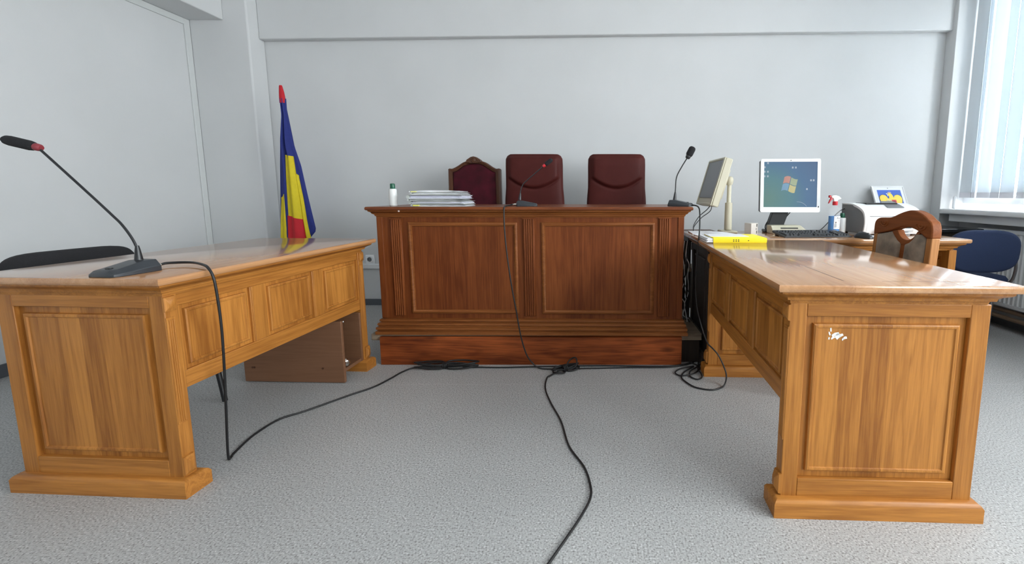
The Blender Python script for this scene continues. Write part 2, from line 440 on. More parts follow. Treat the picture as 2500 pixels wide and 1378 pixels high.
b.box(3.03, 3.30, 1.76, 3.705, .80, .862); b.box(3.0365, 3.30, 3.715, YW, .86, .90)
struct('trim_4', b, white_trim, bevel=.004)                                       # window sill board
# skirting
struct('baseboard_back', B().box(XP, XR, YB - .012, YB, 0, .058), base_m)
struct('baseboard_left', B().box(XL, XL + .012, YF, 3.70, 0, .075), base_m)
struct('baseboard_right', B().box(3.205, 3.22, 1.75, YW, 0, .06).box(3.02, XR, YW - .03, YB, 0, .06), base_m)
# cable trunking and socket on the back wall
t = thing('cable_trunking', 'long white plastic cable trunking strip along the lower back wall', 'trunking', (0, YB, .373))
mesh_obj('channel', B().cbox(XP + .02, 2.9, -.022, 0, -.027, .018, .003), pvc, t)
mesh_obj('cover_strip', B().cbox(XP + .02, 2.9, -.025, -.02, -.021, .012, .002), white_trim, t)
t = thing('wall_socket', 'round white power socket on the back wall between left desk and bench', 'socket', (-2.092, YB, .432))
mesh_obj('plate', B().cbox(-.041, .041, -.012, 0, -.041, .041, .004), white_pl, t)
Mx = Matrix.Rotation(PI / 2, 4, 'X')
mesh_obj('socket_ring', B(Mx).lathe([(.030, .012), (.030, .020), (.022, .020), (.021, .010)], n=28), white_pl, t)
mesh_obj('socket_well', B(Mx).lathe([(.0205, .0125), (.0205, .0135)], n=24), grey_pl, t)
for sx in (-1, 1):
    mesh_obj('pin_hole', B(Mx @ Matrix.Translation((sx * .0095, 0, 0))).lathe([(.003, .0135), (.003, .0142)], n=10), ink, t)

# radiator in the niche
t = thing('radiator', 'white ribbed panel radiator under the window behind the navy chair', 'radiator', (3.10, 2.55, 0))
b = B(); n = 46; L0 = -.70; L1 = .90
ring_f = []
for i in range(n * 4 + 1):
    y = L0 + (L1 - L0) * i / (n * 4); ph = i % 4
    ring_f.append((-.03 if ph in (0, 1) else -.018, y))
poly = ring_f + [(.03, L1), (.03, L0)]
b.prism([(x, y) for x, y in poly], 'z', .215, .735)
mesh_obj('ribbed_panel', b, rad_m, t)
mesh_obj('top_grille', B().cbox(-.036, .036, L0 - .006, L1 + .006, .735, .765, .005), rad_m, t)
mesh_obj('bottom_rail', B().cbox(-.034, .034, L0 - .004, L1 + .004, .185, .215, .004), rad_m, t)
for y in (L0 + .25, L1 - .25): mesh_obj('wall_bracket', B().box(.03, .118, y, y + .03, .25, .66), rad_m, t)
t = thing('heating_pipe', 'brown painted heating pipes running below the radiator', 'pipe', (3.10, 2.7, 0))
for z in (.10, .155): mesh_obj('pipe_run', B().tube([(0, -.90, z), (0, 1.05, z)], .016, 10, smooth=False), pipe_m, t)
for y in (-.7, .9): mesh_obj('pipe_bracket', B().box(-.02, .105, y, y + .02, .07, .18), pipe_m, t)

# vertical blind
t = thing('vertical_blind', 'white vertical blind with hanging fabric slats in the right window', 'blind', (3.20, 3.8, 2.78))
mesh_obj('head_rail', B().cbox(-.025, .025, -2.03, 0, -.03, .01, .004), pvc, t)
ys = [(3.805, 3.722), (3.722, 3.648), (3.625, 3.546), (3.533, 3.437), (3.424, 3.345), (3.317, 3.225)]
yy = 3.20
while yy > 1.90:
    ys.append((yy, yy - .09)); yy -= .104
for i, (a, c) in enumerate(ys):
    a += .001; c -= .003
    tw = (.012, -.018, .02, -.010, .016, -.015)[i % 6]
    rings = []
    for z in (2.745, 1.035):
        rings.append([(3.20 + tw * (2 * k / 6 - 1) + .006 * math.sin(PI * k / 6), a + (c - a) * k / 6, z) for k in range(7)] +
                     [(3.2012 + tw * (2 * k / 6 - 1) + .006 * math.sin(PI * k / 6), a + (c - a) * k / 6, z) for k in range(6, -1, -1)])
    b = B(Matrix.Translation((-3.20, -3.8, -2.78))); b.loft(rings)
    s = mesh_obj('slat', b, blind_m, t, angle=60)
    b = B(Matrix.Translation((-3.20, -3.8, -2.78)))
    b.loft([[(3.198 + tw * (2 * q - 1) + d, a + (c - a) * q, z) for q, d in ((0, 0), (.5, -.006), (1, 0), (1, .006), (.5, .008), (0, .006))] for z in (1.0, 1.045)])
    mesh_obj('slat_weight', b, plain('grey_weight_%d' % i, (.62, .62, .66), .6) if i == 0 else bpy.data.materials['grey_weight_0'], s)
tag(mesh_obj('window_stay', B().cbox(-.012, .012, -.016, .016, 0, .115, .010), grey_pl if False else pvc, loc=(3.13, 3.785, .90)),
    'small rounded white plastic holder standing on the window sill corner', 'holder')

# ------------------------------------------------------------------ desks
def desk(name, label, corner, yaw, side, W, L, seams=False, scuffs=False, dark_end=False):
    t = thing(name, label, 'desk', (*corner, 0), yaw)
    X = lambda a: side * a
    def rr(L_):       # list of (inset,z) rings around the slab
        return [(min(X(i), X(W - i)), max(X(i), X(W - i)), i, L - i, z) for i, z in L_]
    b = B(); b.rects(rr([(.014, .747), (.004, .750), (0, .756), (0, .768), (.002, .772), (.006, .7735)]))
    if seams:
        b.mi = 1
        b.box(X(.215), X(.2175), .062, .33, .7734, .7737); b.box(X(.33), X(.66), .060, .0618, .7734, .7737)
    mesh_obj('tabletop', b, [oak_top, seam_m], t)
    b = B(); b.rects(rr([(.062, .700), (.058, .706), (.056, .714), (.045, .717), (.043, .725), (.036, .731), (.022, .737), (.017, .742), (.017, .747)]))
    mesh_obj('cornice', b, oak_y, t)
    def endp(l0, flip):
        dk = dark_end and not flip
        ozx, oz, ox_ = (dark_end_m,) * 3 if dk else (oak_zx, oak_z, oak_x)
        l1 = l0 + .045; xr = W - .045
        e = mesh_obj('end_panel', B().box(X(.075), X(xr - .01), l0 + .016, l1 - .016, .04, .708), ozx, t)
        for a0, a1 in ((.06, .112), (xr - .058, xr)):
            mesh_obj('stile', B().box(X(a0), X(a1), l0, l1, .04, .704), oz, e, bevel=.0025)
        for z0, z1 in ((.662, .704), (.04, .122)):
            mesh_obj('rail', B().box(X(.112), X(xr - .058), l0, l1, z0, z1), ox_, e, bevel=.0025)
        x0, x1 = sorted((X(.112), X(xr - .058)))
        st = [(.001, 0), (.001, .001), (.024, .001), (.0255, .011), (.030, .0135), (.036, .0125), (.0385, .0085), (.046, .0085)]
        b = B(); b.panel((x0, l0 + .016, .122), (1, 0, 0), (0, 0, 1), (0, -1, 0), x1 - x0, .54, st)
        if scuffs and not flip:
            b.mi = 1
            for ax, z, w_, h_, an in ((.205, .603, .016, .006, .3), (.213, .597, .012, .010, .7), (.222, .600, .010, .005, .5), (.190, .62, .003, .012, .1),
                                      (.187, .605, .003, .008, .4), (.198, .592, .009, .004, .6), (.235, .592, .008, .005, .3), (.186, .590, .003, .005, 0), (.229, .588, .006, .003, 1)):
                pts = [(w_ * math.cos(k * PI / 4) * (1 if k % 2 else .72), h_ * math.sin(k * PI / 4) * (1 if k % 3 else .6)) for k in range(8)]
                c_, s_ = math.cos(an), math.sin(an)
                b.prism([(X(ax) + u * c_ - v * s_, z + u * s_ + v * c_) for u, v in pts], 'y', l0 + .016 - .0095, l0 + .016 - .0080)
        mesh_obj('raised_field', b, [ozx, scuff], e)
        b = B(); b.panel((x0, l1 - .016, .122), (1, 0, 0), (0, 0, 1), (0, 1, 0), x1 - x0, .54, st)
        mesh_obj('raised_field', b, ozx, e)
        # fluted strip, corner blocks on the aisle face
        b = B(); b.box(X(.0575), X(.0605), l0 + .001, l0 + .030, .255, .628)
        for k in range(4): b.tube([(X(.0575), l0 + .0045 + .0067 * k, .262), (X(.0575), l0 + .0045 + .0067 * k, .62)], .0027, 8, smooth=False)
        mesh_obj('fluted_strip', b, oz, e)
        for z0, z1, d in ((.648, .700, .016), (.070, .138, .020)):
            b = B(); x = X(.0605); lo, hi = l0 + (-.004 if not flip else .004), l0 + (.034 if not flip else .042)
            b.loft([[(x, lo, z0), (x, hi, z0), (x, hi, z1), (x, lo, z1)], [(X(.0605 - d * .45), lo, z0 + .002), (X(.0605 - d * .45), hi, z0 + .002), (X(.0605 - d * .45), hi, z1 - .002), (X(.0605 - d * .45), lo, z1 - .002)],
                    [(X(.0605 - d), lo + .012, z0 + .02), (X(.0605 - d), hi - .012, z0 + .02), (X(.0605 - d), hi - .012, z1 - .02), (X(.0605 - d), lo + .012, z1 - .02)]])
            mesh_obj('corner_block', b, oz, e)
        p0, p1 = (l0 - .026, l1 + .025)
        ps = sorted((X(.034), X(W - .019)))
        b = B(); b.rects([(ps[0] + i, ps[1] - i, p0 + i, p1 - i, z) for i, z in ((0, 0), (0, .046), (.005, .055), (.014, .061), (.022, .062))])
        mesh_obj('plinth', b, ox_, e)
        return e
    lf = L - .09
    endp(.06, False); endp(lf, True)
    fp = mesh_obj('front_panel', B().box(X(.076), X(.084), .10, lf + .003, .38, .705), oak_zy, t)
    mesh_obj('rail', B().box(X(.066), X(.09), .105, lf, .660, .705), oak_y, fp, bevel=.0025)
    mesh_obj('rail', B().box(X(.066), X(.09), .105, lf, .366, .428), oak_y, fp, bevel=.0025)
    sp = (lf - .105 - 2 * .075 - .02) / 3
    x = .115
    for k in range(3):
        if k:
            mesh_obj('stile', B().box(X(.066), X(.09), x - .075, x, .428, .660), oak_z, fp, bevel=.0025)
            mesh_obj('stile_bead', B().tube([(X(.066), x - .068, .43), (X(.066), x - .068, .658)], .004, 8, smooth=False), oak_z, fp)
        b = B(); b.panel((X(.076), x, .428), (0, 1, 0), (0, 0, 1), (-side, 0, 0), sp, .232, [(.001, 0), (.001, .0005), (.016, .0005), (.0175, .009), (.022, .0115), (.028, .0105), (.030, .007), (.036, .007)])
        mesh_obj('raised_field', b, oak_zy, fp)
        x += sp + .075
    for l0, l1 in ((.105, .115), (lf - .010, lf)):
        mesh_obj('stile', B().box(X(.066), X(.09), l0, l1, .428, .660), oak_z, fp)
    return t

desk('courtroom_desk', 'honey oak panelled desk at the right with white scuffs on its end panel', (.5347, 1.2349), -.0374, 1, .705, 1.225, seams=True, scuffs=True)
desk('courtroom_desk', 'honey oak panelled desk at the left carrying the long leaning microphone', (-1.3686, 1.3169), -.0526, -1, .700, 1.21)
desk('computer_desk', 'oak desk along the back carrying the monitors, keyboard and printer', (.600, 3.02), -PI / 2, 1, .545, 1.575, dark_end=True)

# ------------------------------------------------------------------ deck and bench
ZD = .188
t = thing('wooden_platform', 'low worn wooden platform under the bench with a red-brown front board', 'platform', (0, 0, 0))
for k in range(5):
    y0 = 2.535 + k * .275
    mesh_obj('deck_board', B().box(-1.375 + .01 * (k % 2), .64 if k < 2 else .635, y0, y0 + .272, .146, ZD), plank_grey, t, bevel=.004)
b = B()
b.loft([[(x, 2.512 + .002 * math.sin(x * 9), 0.001) for x in (-1.313, -.6, 0, .514)] + [(x, 2.534, 0.001) for x in (.514, 0, -.6, -1.313)],
        [(x, 2.512 + .002 * math.sin(x * 9), .17 + .003 * math.sin(x * 5)) for x in (-1.313, -.6, 0, .514)] + [(x, 2.534, .172) for x in (.514, 0, -.6, -1.313)],
        [(x, 2.520, .176 + .003 * math.sin(x * 5)) for x in (-1.311, -.6, 0, .512)] + [(x, 2.534, .176) for x in (.512, 0, -.6, -1.311)]])
mesh_obj('front_board', b, plank_red, t, bevel=.003)
mesh_obj('gap_shade_board', B().box(.50, .632, 2.56, 2.575, 0, .146), black_brown, t)  # added black board standing in for the deep shade under the deck end
for x in (-1.29, -.5, .2, .52): mesh_obj('bearer', B().box(x - .03, x + .03, 2.62, 3.88, 0, .146), black_brown, t)

BN = thing('judges_bench', 'wide dark oak bench with two framed panels and three fluted pilasters', 'bench', (-1.349, 2.5028, ZD), -.0156)
Z = lambda z: z - ZD
BW = 1.903
def ring(L_, y1=.60): return [(i, BW - i, i, y1, Z(z)) for i, z in L_]
mesh_obj('benchtop', B().rects(ring([(.006, .940), (0, .944), (0, .955), (.004, .960)])), ben_x, BN)
mesh_obj('cornice', B().rects(ring([(.044, .898), (.042, .904), (.038, .906), (.036, .914), (.026, .920), (.022, .928), (.012, .933), (.010, .940)], .58)), ben_l, BN)
xl, xr_, yf = .043, BW - .043, .05
mesh_obj('front_board', B().box(xl, xr_, yf, yf + .03, Z(.20), Z(.90)), ben_zx, BN)
mesh_obj('side_board', B().box(xl, xl + .03, yf + .03, .55, Z(.20), Z(.90)), ben_z, BN)
mesh_obj('side_board', B().box(xr_ - .03, xr_, yf + .03, .55, Z(.20), Z(.90)), ben_z, BN)
for x0, x1 in ((xl - .001, xl + .034), (xr_ - .034, xr_ + .001)):
    mesh_obj('edge_strip', B().box(x0, x1, yf - .006, yf + .002, Z(.285), Z(.90)), ben_z, BN, bevel=.0025)
def pil(x0, x1, z0, z1):
    b = B(); b.cbox(x0, x1, yf - .010, yf + .001, Z(z0), Z(z1), .003)
    w = x1 - x0
    b.box(x0 - .003, x1 + .003, yf - .013, yf, Z(z1) - .006, Z(z1))
    for k in range(5):
        x = x0 + w * (.14 + .18 * k)
        b.tube([(x, yf - .010, Z(z0) + .004), (x, yf - .010, Z(z1) - .008)], .0052, 8, smooth=False)
    mesh_obj('pilaster', b, ben_z, BN)
pil(.124, .192, .300, .892); pil(.912, .982, .300, .895); pil(1.712, 1.782, .300, .898)
for x0, x1 in ((.228, .878), (1.020, 1.690)):
    f = B().frame((x0, yf, Z(.314)), (1, 0, 0), (0, 0, 1), (0, -1, 0), x1 - x0, .554, [(0, -.002), (0, .006), (.006, .012), (.013, .013), (.018, .008), (.022, .006), (.024, -.002)])
    f = mesh_obj('panel_moulding', f, ben_l, BN)
b = B(); b.rects([(xl - o, xr_ + o, yf - o, .57, Z(z)) for o, z in ((.034, ZD + .0005), (.034, .206), (.024, .210), (.024, .214), (.031, .219), (.031, .232), (.019, .236), (.019, .241), (.025, .246), (.022, .256), (.008, .260), (.008, .264), (.015, .268), (.013, .277), (0, .283))])
mesh_obj('base_moulding', b, ben_l, BN)
mesh_obj('screw_cap', B(Matrix.Translation((.195, .011, Z(.936))) @ Mx).lathe([(.006, -.002), (.006, .002), (.004, .003)], n=12), paper_m, BN, label=None) if False else \
    mesh_obj('screw_cap', B(Matrix.Translation((.195, .011, Z(.936))) @ Mx).lathe([(.0055, -.004), (.0055, .002), (.004, .003)], n=12), pink_tab, BN)

# ------------------------------------------------------------------ laminate cabinet under the left desk
SB = [(-.562, .004), (0, .004), (0, .350), (-.060, .350), (-.060, .60), (-.562, .60)]
t = thing('open_cabinet', 'brown laminate open-sided cabinet on the floor beneath the left desk', 'cabinet', (-1.384, 2.2546, 0), -.036)
mesh_obj('side_board', B().prism(SB, 'y', 0, .018), lam_x, t, bevel=.0015)
mesh_obj('side_board', B().prism(SB, 'y', .170, .186), lam_x, t, bevel=.0015)
mesh_obj('back_board', B().box(-.560, -.545, .018, .170, .02, .60), lam_x, t)
mesh_obj('bottom_shelf', B().box(-.545, -.004, .018, .170, .06, .078), lam_x, t)
mesh_obj('top_board', B().box(-.562, -.060, 0, .186, .60, .616), lam_x, t, bevel=.0015)
for x, z in ((-.515, .085), (-.503, .085), (-.118, .085)):
    mesh_obj('screw_cap', B(Matrix.Translation((x, 0, z)) @ Mx).lathe([(.006, -.002), (.006, .0012), (.004, .0018)], n=12), dark_wood, t)
mesh_obj('catch_stud', B().ball((.004, .016, .345), .006, .006, .006, 12, 8), chrome, t)
b = B(); b.ball((0, 0, .024), .024, .024, .024, 20, 14)
for v in b.bm.verts:
    d = (v.co - Vector((0, 0, .024)));  k = 1 + .16 * mnoise.noise(v.co * 130)
    v.co = Vector((0, 0, .024)) + d * k
tag(mesh_obj('foil_ball', b, foil, loc=(-1.402, 2.302, .078), angle=20), 'small crumpled silver ball on the shelf of the laminate cabinet', 'ball')

# ------------------------------------------------------------------ microphones
def microphone(label, loc, yaw, stem, head, size=1., ring_mat=None, conn=True, head_r=.016, ring_at=None):
    """base front is local +x; stem / head points are given in world axes relative to loc"""
    t = thing('desk_microphone', label, 'microphone', loc, 0, 'gooseneck microphones')
    s = size; M = Matrix.Rotation(yaw, 4, 'Z')
    b = B(M)
    # wedge: high at the back (-x), sloping to a rounded front (+x)
    def sec(x, w, h): return [(x * s, -w * s, 0), (x * s, -w * s, h * .45 * s), (x * s, -w * .62 * s, h * s), (x * s, w * .62 * s, h * s), (x * s, w * s, h * .45 * s), (x * s, w * s, 0)]
    b.loft([sec(-.075, .036, .024), sec(-.066, .048, .040), (sec(-.030, .052, .040)), sec(.045, .052, .024), sec(.068, .048, .020), sec(.075, .038, .012)])
    mesh_obj('base', b, dark_pl, t, bevel=.002)
    mesh_obj('talk_button', B(M).cbox(.040 * s, .052 * s, -.010 * s, .010 * s, .020 * s, .0275 * s, .002), black_pl, t)
    st = [Vector(p) for p in stem]
    mesh_obj('stem_boot', B().tube([st[0] + (st[0] - st[1]) * .0, st[0] + (st[1] - st[0]).normalized() * .035 * s, st[0] + (st[1] - st[0]).normalized() * .05 * s], [.0115 * s, .0075 * s, .005 * s], 12, smooth=False), black_pl, t)
    mesh_obj('gooseneck', B().tube(st, .0038 * s, 8), black_pl, t)
    h0, h1 = Vector(head[0]), Vector(head[1]); d = (h1 - h0); u = d.normalized(); ln = d.length
    prof = [(0, .55), (.06, .85), (.2, 1.), (.75, 1.), (.9, .86), (.97, .6), (1., .25)]
    mesh_obj('windscreen', B().tube([h0 + d * q for q, _ in prof], [head_r * k for _, k in prof], 16, smooth=False), foam_m, t, angle=60)
    mesh_obj('ring', B().tube([h0 - u * .016, h0 - u * .012, h0 - u * .002, h0 + u * .002], [head_r * .5, head_r * .68, head_r * .75, head_r * .7], 16, smooth=False), ring_mat or black_pl, t)
    if conn:
        mesh_obj('plug', B(M).tube([(-.074 * s, 0, .014 * s), (-.092 * s, 0, .013 * s)], .0075 * s, 12, smooth=False).tube([(-.092 * s, 0, .013 * s), (-.100 * s, 0, .013 * s)], .0055 * s, 10, smooth=False), metal_m, t)
    return t
o1 = Vector((-1.565, 1.412, .7735))
def rel(o, L_): return [Vector(p) - o for p in L_]
y1 = 1.455
microphone('long gooseneck microphone leaning left on the left oak desk', o1, R(-97),
           rel(o1, [(-1.567, y1, .812), (-1.567, y1, .845), (-1.580, y1, .885), (-1.608, y1, .932), (-1.638, y1, .966), (-1.70, y1 - .01, 1.044), (-1.820, y1 - .02, 1.180)]),
           rel(o1, [(-1.834, y1 - .02, 1.190), (-1.925, y1 - .03, 1.214)]), 1.0, dark_red, True, .0165)
o2 = Vector((-.425, 2.63, .960))
microphone('gooseneck microphone with a red ring in the middle of the bench top', o2, R(8),
           rel(o2, [(-.468, 2.628, .998), (-.464, 2.63, 1.044), (-.452, 2.63, 1.081), (-.432, 2.63, 1.107), (-.325, 2.63, 1.198)]),
           rel(o2, [(-.312, 2.63, 1.208), (-.268, 2.63, 1.242)]), .85, red_ring, True, .0125)
o3 = Vector((.512, 2.64, .960))
microphone('all black gooseneck microphone at the right end of the bench', o3, R(-28),
           rel(o3, [(.478, 2.655, .998), (.482, 2.655, 1.06), (.487, 2.655, 1.135), (.515, 2.655, 1.195), (.553, 2.655, 1.258)]),
           rel(o3, [(.556, 2.655, 1.262), (.584, 2.655, 1.318)]), .95, None, False, .021)

# ------------------------------------------------------------------ cables
def cable(label, runs, r=.0042, mat=rubber, name='microphone_cable', cat='cable', group=None):
    b = B()
    for run in runs: b.tube(run, r, 8, 6)
    return tag(mesh_obj(name, b, mat, angle=80), label, cat, group)
def loops(cx, cy, n, la, lb, ang, tie, seed, z=.008):
    rs = random.Random(seed); out = []
    for s in (-1, 1):
        for k in range(n):
            L_ = (la if s < 0 else lb) * (.8 + .25 * rs.random()); w = .016 + .022 * rs.random(); zz = z + .007 * k + .004 * rs.random(); a = ang + rs.uniform(-.12, .12)
            c, s_ = math.cos(a), math.sin(a)
            pts = []
            for q in range(9):
                f = 2 * PI * q / 8
                u = s * L_ * .5 * (1 - math.cos(f)); v = w * math.sin(f) * (1 if L_ else 1)
                pts.append((cx + u * c - v * s_, cy + u * s_ + v * c, zz + .004 * math.sin(f * 2)))
            out.append(pts)
    if tie:
        c, s_ = math.cos(ang), math.sin(ang)
        for k in range(3):
            dx = (k - 1) * .009
            out.append([(cx + dx * c - .020 * math.cos(f) * s_, cy + dx * s_ + .020 * math.cos(f) * c, .018 + .017 * math.sin(f)) for f in [2 * PI * q / 8 for q in range(9)]])
    return out
runA = [(-1.553, 1.512, .787), (-1.55, 1.53, .789), (-1.51, 1.548, .789), (-1.455, 1.535, .790), (-1.39, 1.500, .788), (-1.352, 1.475, .782), (-1.330, 1.466, .755), (-1.325, 1.468, .70), (-1.332, 1.48, .566),
        (-1.356, 1.50, .406), (-1.393, 1.53, .233), (-1.424, 1.553, .075), (-1.434, 1.563, .012), (-1.443, 1.585, .006), (-1.455, 1.617, .005), (-1.477, 1.74, .005), (-1.462, 1.869, .005), (-1.389, 1.951, .005), (-1.279, 2.102, .005), (-1.200, 2.20, .005),
        (-1.158, 2.309, .005), (-1.135, 2.39, .005), (-1.09, 2.455, .006), (-.98, 2.462, .010)]
cable('black cable from the left desk microphone down across the floor to a tied bundle', [runA] + loops(-.905, 2.462, 4, .185, .20, .03, True, 3) +
      [[(-.80, 2.462, .01), (-.70, 2.466, .005), (-.557, 2.462, .005), (-.30, 2.478, .005), (.05, 2.488, .005), (.40, 2.480, .005), (.52, 2.505, .005), (.565, 2.53, .005), (.575, 2.55, .005)]], .0045)
runB = [(-.505, 2.625, .972), (-.522, 2.60, .968), (-.530, 2.53, .966), (-.534, 2.495, .960), (-.535, 2.484, .930), (-.533, 2.478, .832), (-.522, 2.474, .689), (-.498, 2.470, .494), (-.473, 2.466, .346),
        (-.452, 2.464, .208), (-.422, 2.464, .094), (-.386, 2.462, .035), (-.345, 2.452, .007), (-.29, 2.438, .006), (-.19, 2.428, .010)]
runB2 = [(-.20, 2.425, .012), (-.262, 2.345, .008), (-.281, 2.309, .005), (-.274, 2.181, .005), (-.228, 2.024, .005), (-.163, 1.851, .005), (-.115, 1.66, .005), (-.050, 1.526, .005), (-.025, 1.432, .005), (-.021, 1.359, .005),
         (-.049, 1.274, .005), (-.095, 1.175, .005), (-.135, 1.092, .005), (-.19, .97, .005), (-.23, .80, .005)]
big = [(-.185, 2.43, .015), (-.165, 2.47, .045), (-.132, 2.475, .062), (-.118, 2.45, .048), (-.13, 2.425, .02), (-.175, 2.42, .012)]
cable('black cable hanging down the bench front to a knotted bundle and running to the camera', [runB, runB2, big] + loops(-.190, 2.425, 3, .085, .11, .55, True, 8) +
      [[(-.15, 2.44, .008), (0., 2.452, .005), (.2, 2.462, .005), (.42, 2.465, .005), (.53, 2.50, .005), (.585, 2.535, .005), (.60, 2.552, .005)]], .0042)
runC = [(.455, 2.69, .972), (.50, 2.70, .965), (.556, 2.64, .967), (.590, 2.60, .966), (.603, 2.555, .955), (.598, 2.50, .92), (.588, 2.452, .835), (.580, 2.447, .74), (.574, 2.445, .621), (.573, 2.445, .501), (.584, 2.43, .37), (.602, 2.38, .27),
        (.617, 2.32, .21), (.645, 2.29, .182), (.673, 2.27, .146), (.703, 2.235, .065), (.690, 2.215, .012), (.650, 2.182, .005), (.603, 2.167, .005), (.55, 2.185, .005), (.514, 2.216, .005), (.480, 2.30, .005), (.490, 2.36, .006), (.53, 2.42, .006), (.58, 2.47, .007)]
cable('black cable looping on the floor between the bench and the right desk', [runC,
      [(.58, 2.47, .010), (.50, 2.44, .008), (.455, 2.39, .006), (.475, 2.345, .006), (.54, 2.355, .008), (.592, 2.41, .008), (.612, 2.452, .01), (.60, 2.49, .010), (.57, 2.54, .006)],
      [(.625, 2.54, .006), (.600, 2.46, .012), (.545, 2.40, .008), (.530, 2.335, .006), (.560, 2.295, .006), (.592, 2.318, .006), (.600, 2.37, .008), (.596, 2.43, .010), (.625, 2.50, .008)]], .0042)
rs = random.Random(5)
for k in range(6):
    x = .598 + .007 * k; y = 2.93 + .012 * (k % 3)
    p = [(x + .03, 3.06, .70), (x + .012, 3.02, .60)]
    z = .55
    while z > .25:
        p.append((x + rs.uniform(-.02, .02), y + rs.uniform(-.02, .02), z)); z -= .07
    p += [(x, y - .03, .20), (x + rs.uniform(-.03, .03), y - .10 - .02 * k, ZD + .006)]
    cable('tangled cable hanging in the gap between bench and computer desk', [p], .0035, rubber if k % 3 else white_pl, 'loose_cable', 'cable', 'cables tangled beside the bench')

# ------------------------------------------------------------------ things on the bench
def lotion(label, x, y, z, s=1.):
    t = thing('lotion_bottle', label, 'bottle', (x, y, z), 0, 'white bottles with green caps')
    mesh_obj('bottle_body', B().lathe([(.020 * s, 0), (.0235 * s, .004 * s), (.0245 * s, .05 * s), (.0225 * s, .100 * s), (.021 * s, .104 * s), (.012 * s, .107 * s)], n=28), white_bot, t)
    mesh_obj('cap', B().lathe([(.0135 * s, .105 * s), (.0145 * s, .108 * s), (.0140 * s, .134 * s), (.0125 * s, .137 * s), (.006 * s, .138 * s)], n=24), green_cap, t)
    return t
lotion('white bottle with green cap alone at the left end of the bench', -1.252, 2.66, .960, 1.)

def case_file(z, th, label, mats, dx=0., rz=0., sag=.0, tab=None, w=.325, d=.23):
    t = thing('case_file', label, 'folder', (-.955 + dx, 2.70, z), rz, 'case files stacked on the bench')
    def sheet(b, z0, z1, w_, d_, sd, wob=.0016):
        rg = random.Random(sd)
        n = 14; top, bot = [], []
        for i in range(n + 1):
            u = i / n; x = (u - .5) * w_
            k = sag * math.sin(PI * u) + wob * rg.uniform(-1, 1) * (.05 < u < .99) - .0012 * sstep(.8, 1., u)
            yb = -d_ / 2 + .003 * rg.uniform(-1, 1)
            top.append((x, yb, z1 + k)); bot.append((x, yb, z0 + k * .3))
        rings = []
        for i in range(n + 1):
            x, yb, zt = top[i]; zb = bot[i][2]
            rings.append([(x, yb, zb), (x, yb, zt), (x, d_ / 2, zt), (x, d_ / 2, zb)])
        b.loft(rings)
    c = .0016
    b = B(); sheet(b, 0, c, w, d, 1, .0002); mesh_obj('cover', b, mats[0], t, angle=50)
    b = B(); sheet(b, th - c, th, w - .004, d, 2, .0009); mesh_obj('cover', b, mats[0], t, angle=50)
    # folded spine on the left edge
    b = B(); b.tube([(-w / 2, -d / 2 + .002, th * .5), (-w / 2, d / 2 - .002, th * .5)], th * .5, 10, smooth=False); mesh_obj('spine', b, mats[0], t)
    for k in range(3):
        z0 = c + (th - 2 * c) * k / 3; z1 = c + (th - 2 * c) * (k + 1) / 3 - .0007
        b = B(); sheet(b, z0, z1, w - .006 - .022 * ((k * 7 + int(th * 1000)) % 3) / 2, d - .006 - .012 * ((k + int(z * 1000)) % 3), 10 + k + int(z * 1000), .0007); mesh_obj('pages', b, mats[1 + k % (len(mats) - 1)], t, angle=50)
    if tab:
        mesh_obj('sticky_tab', B().box(-w / 2 + .012, -w / 2 + .045, -d / 2 - .006, -d / 2 + .02, th * .25, th * .8), yel_tab, t)
    return t
z = .960
for i, (th, mats, dx, rz, sag, tab, lb) in enumerate([
    (.012, [paper_g, paper_m], .006, .02, 0, True, 'lowest file of the stack on the bench, with a yellow sticky tab'),
    (.018, [paper_g, paper_m, paper_l], .000, -.045, 0, False, 'grey covered file second from the bottom of the bench stack'),
    (.009, [paper_g, paper_m], -.016, .05, 0, False, 'thin grey file third from the bottom of the bench stack'),
    (.022, [paper_g, paper_l, paper_l], -.012, -.03, 0, False, 'thickest file of the bench stack with lilac white pages'),
    (.012, [paper_g, paper_m], -.010, .06, .003, False, 'file lying on the thickest one in the bench stack'),
    (.007, [paper_m, paper_m, pink_tab], -.022, -.05, .005, True, 'topmost white file with loose sheets on the bench stack')]):
    case_file(z, th, lb, mats, dx, rz, sag, tab, .325 if i < 4 else .30 - .02 * (i - 4)); z += th + .0022

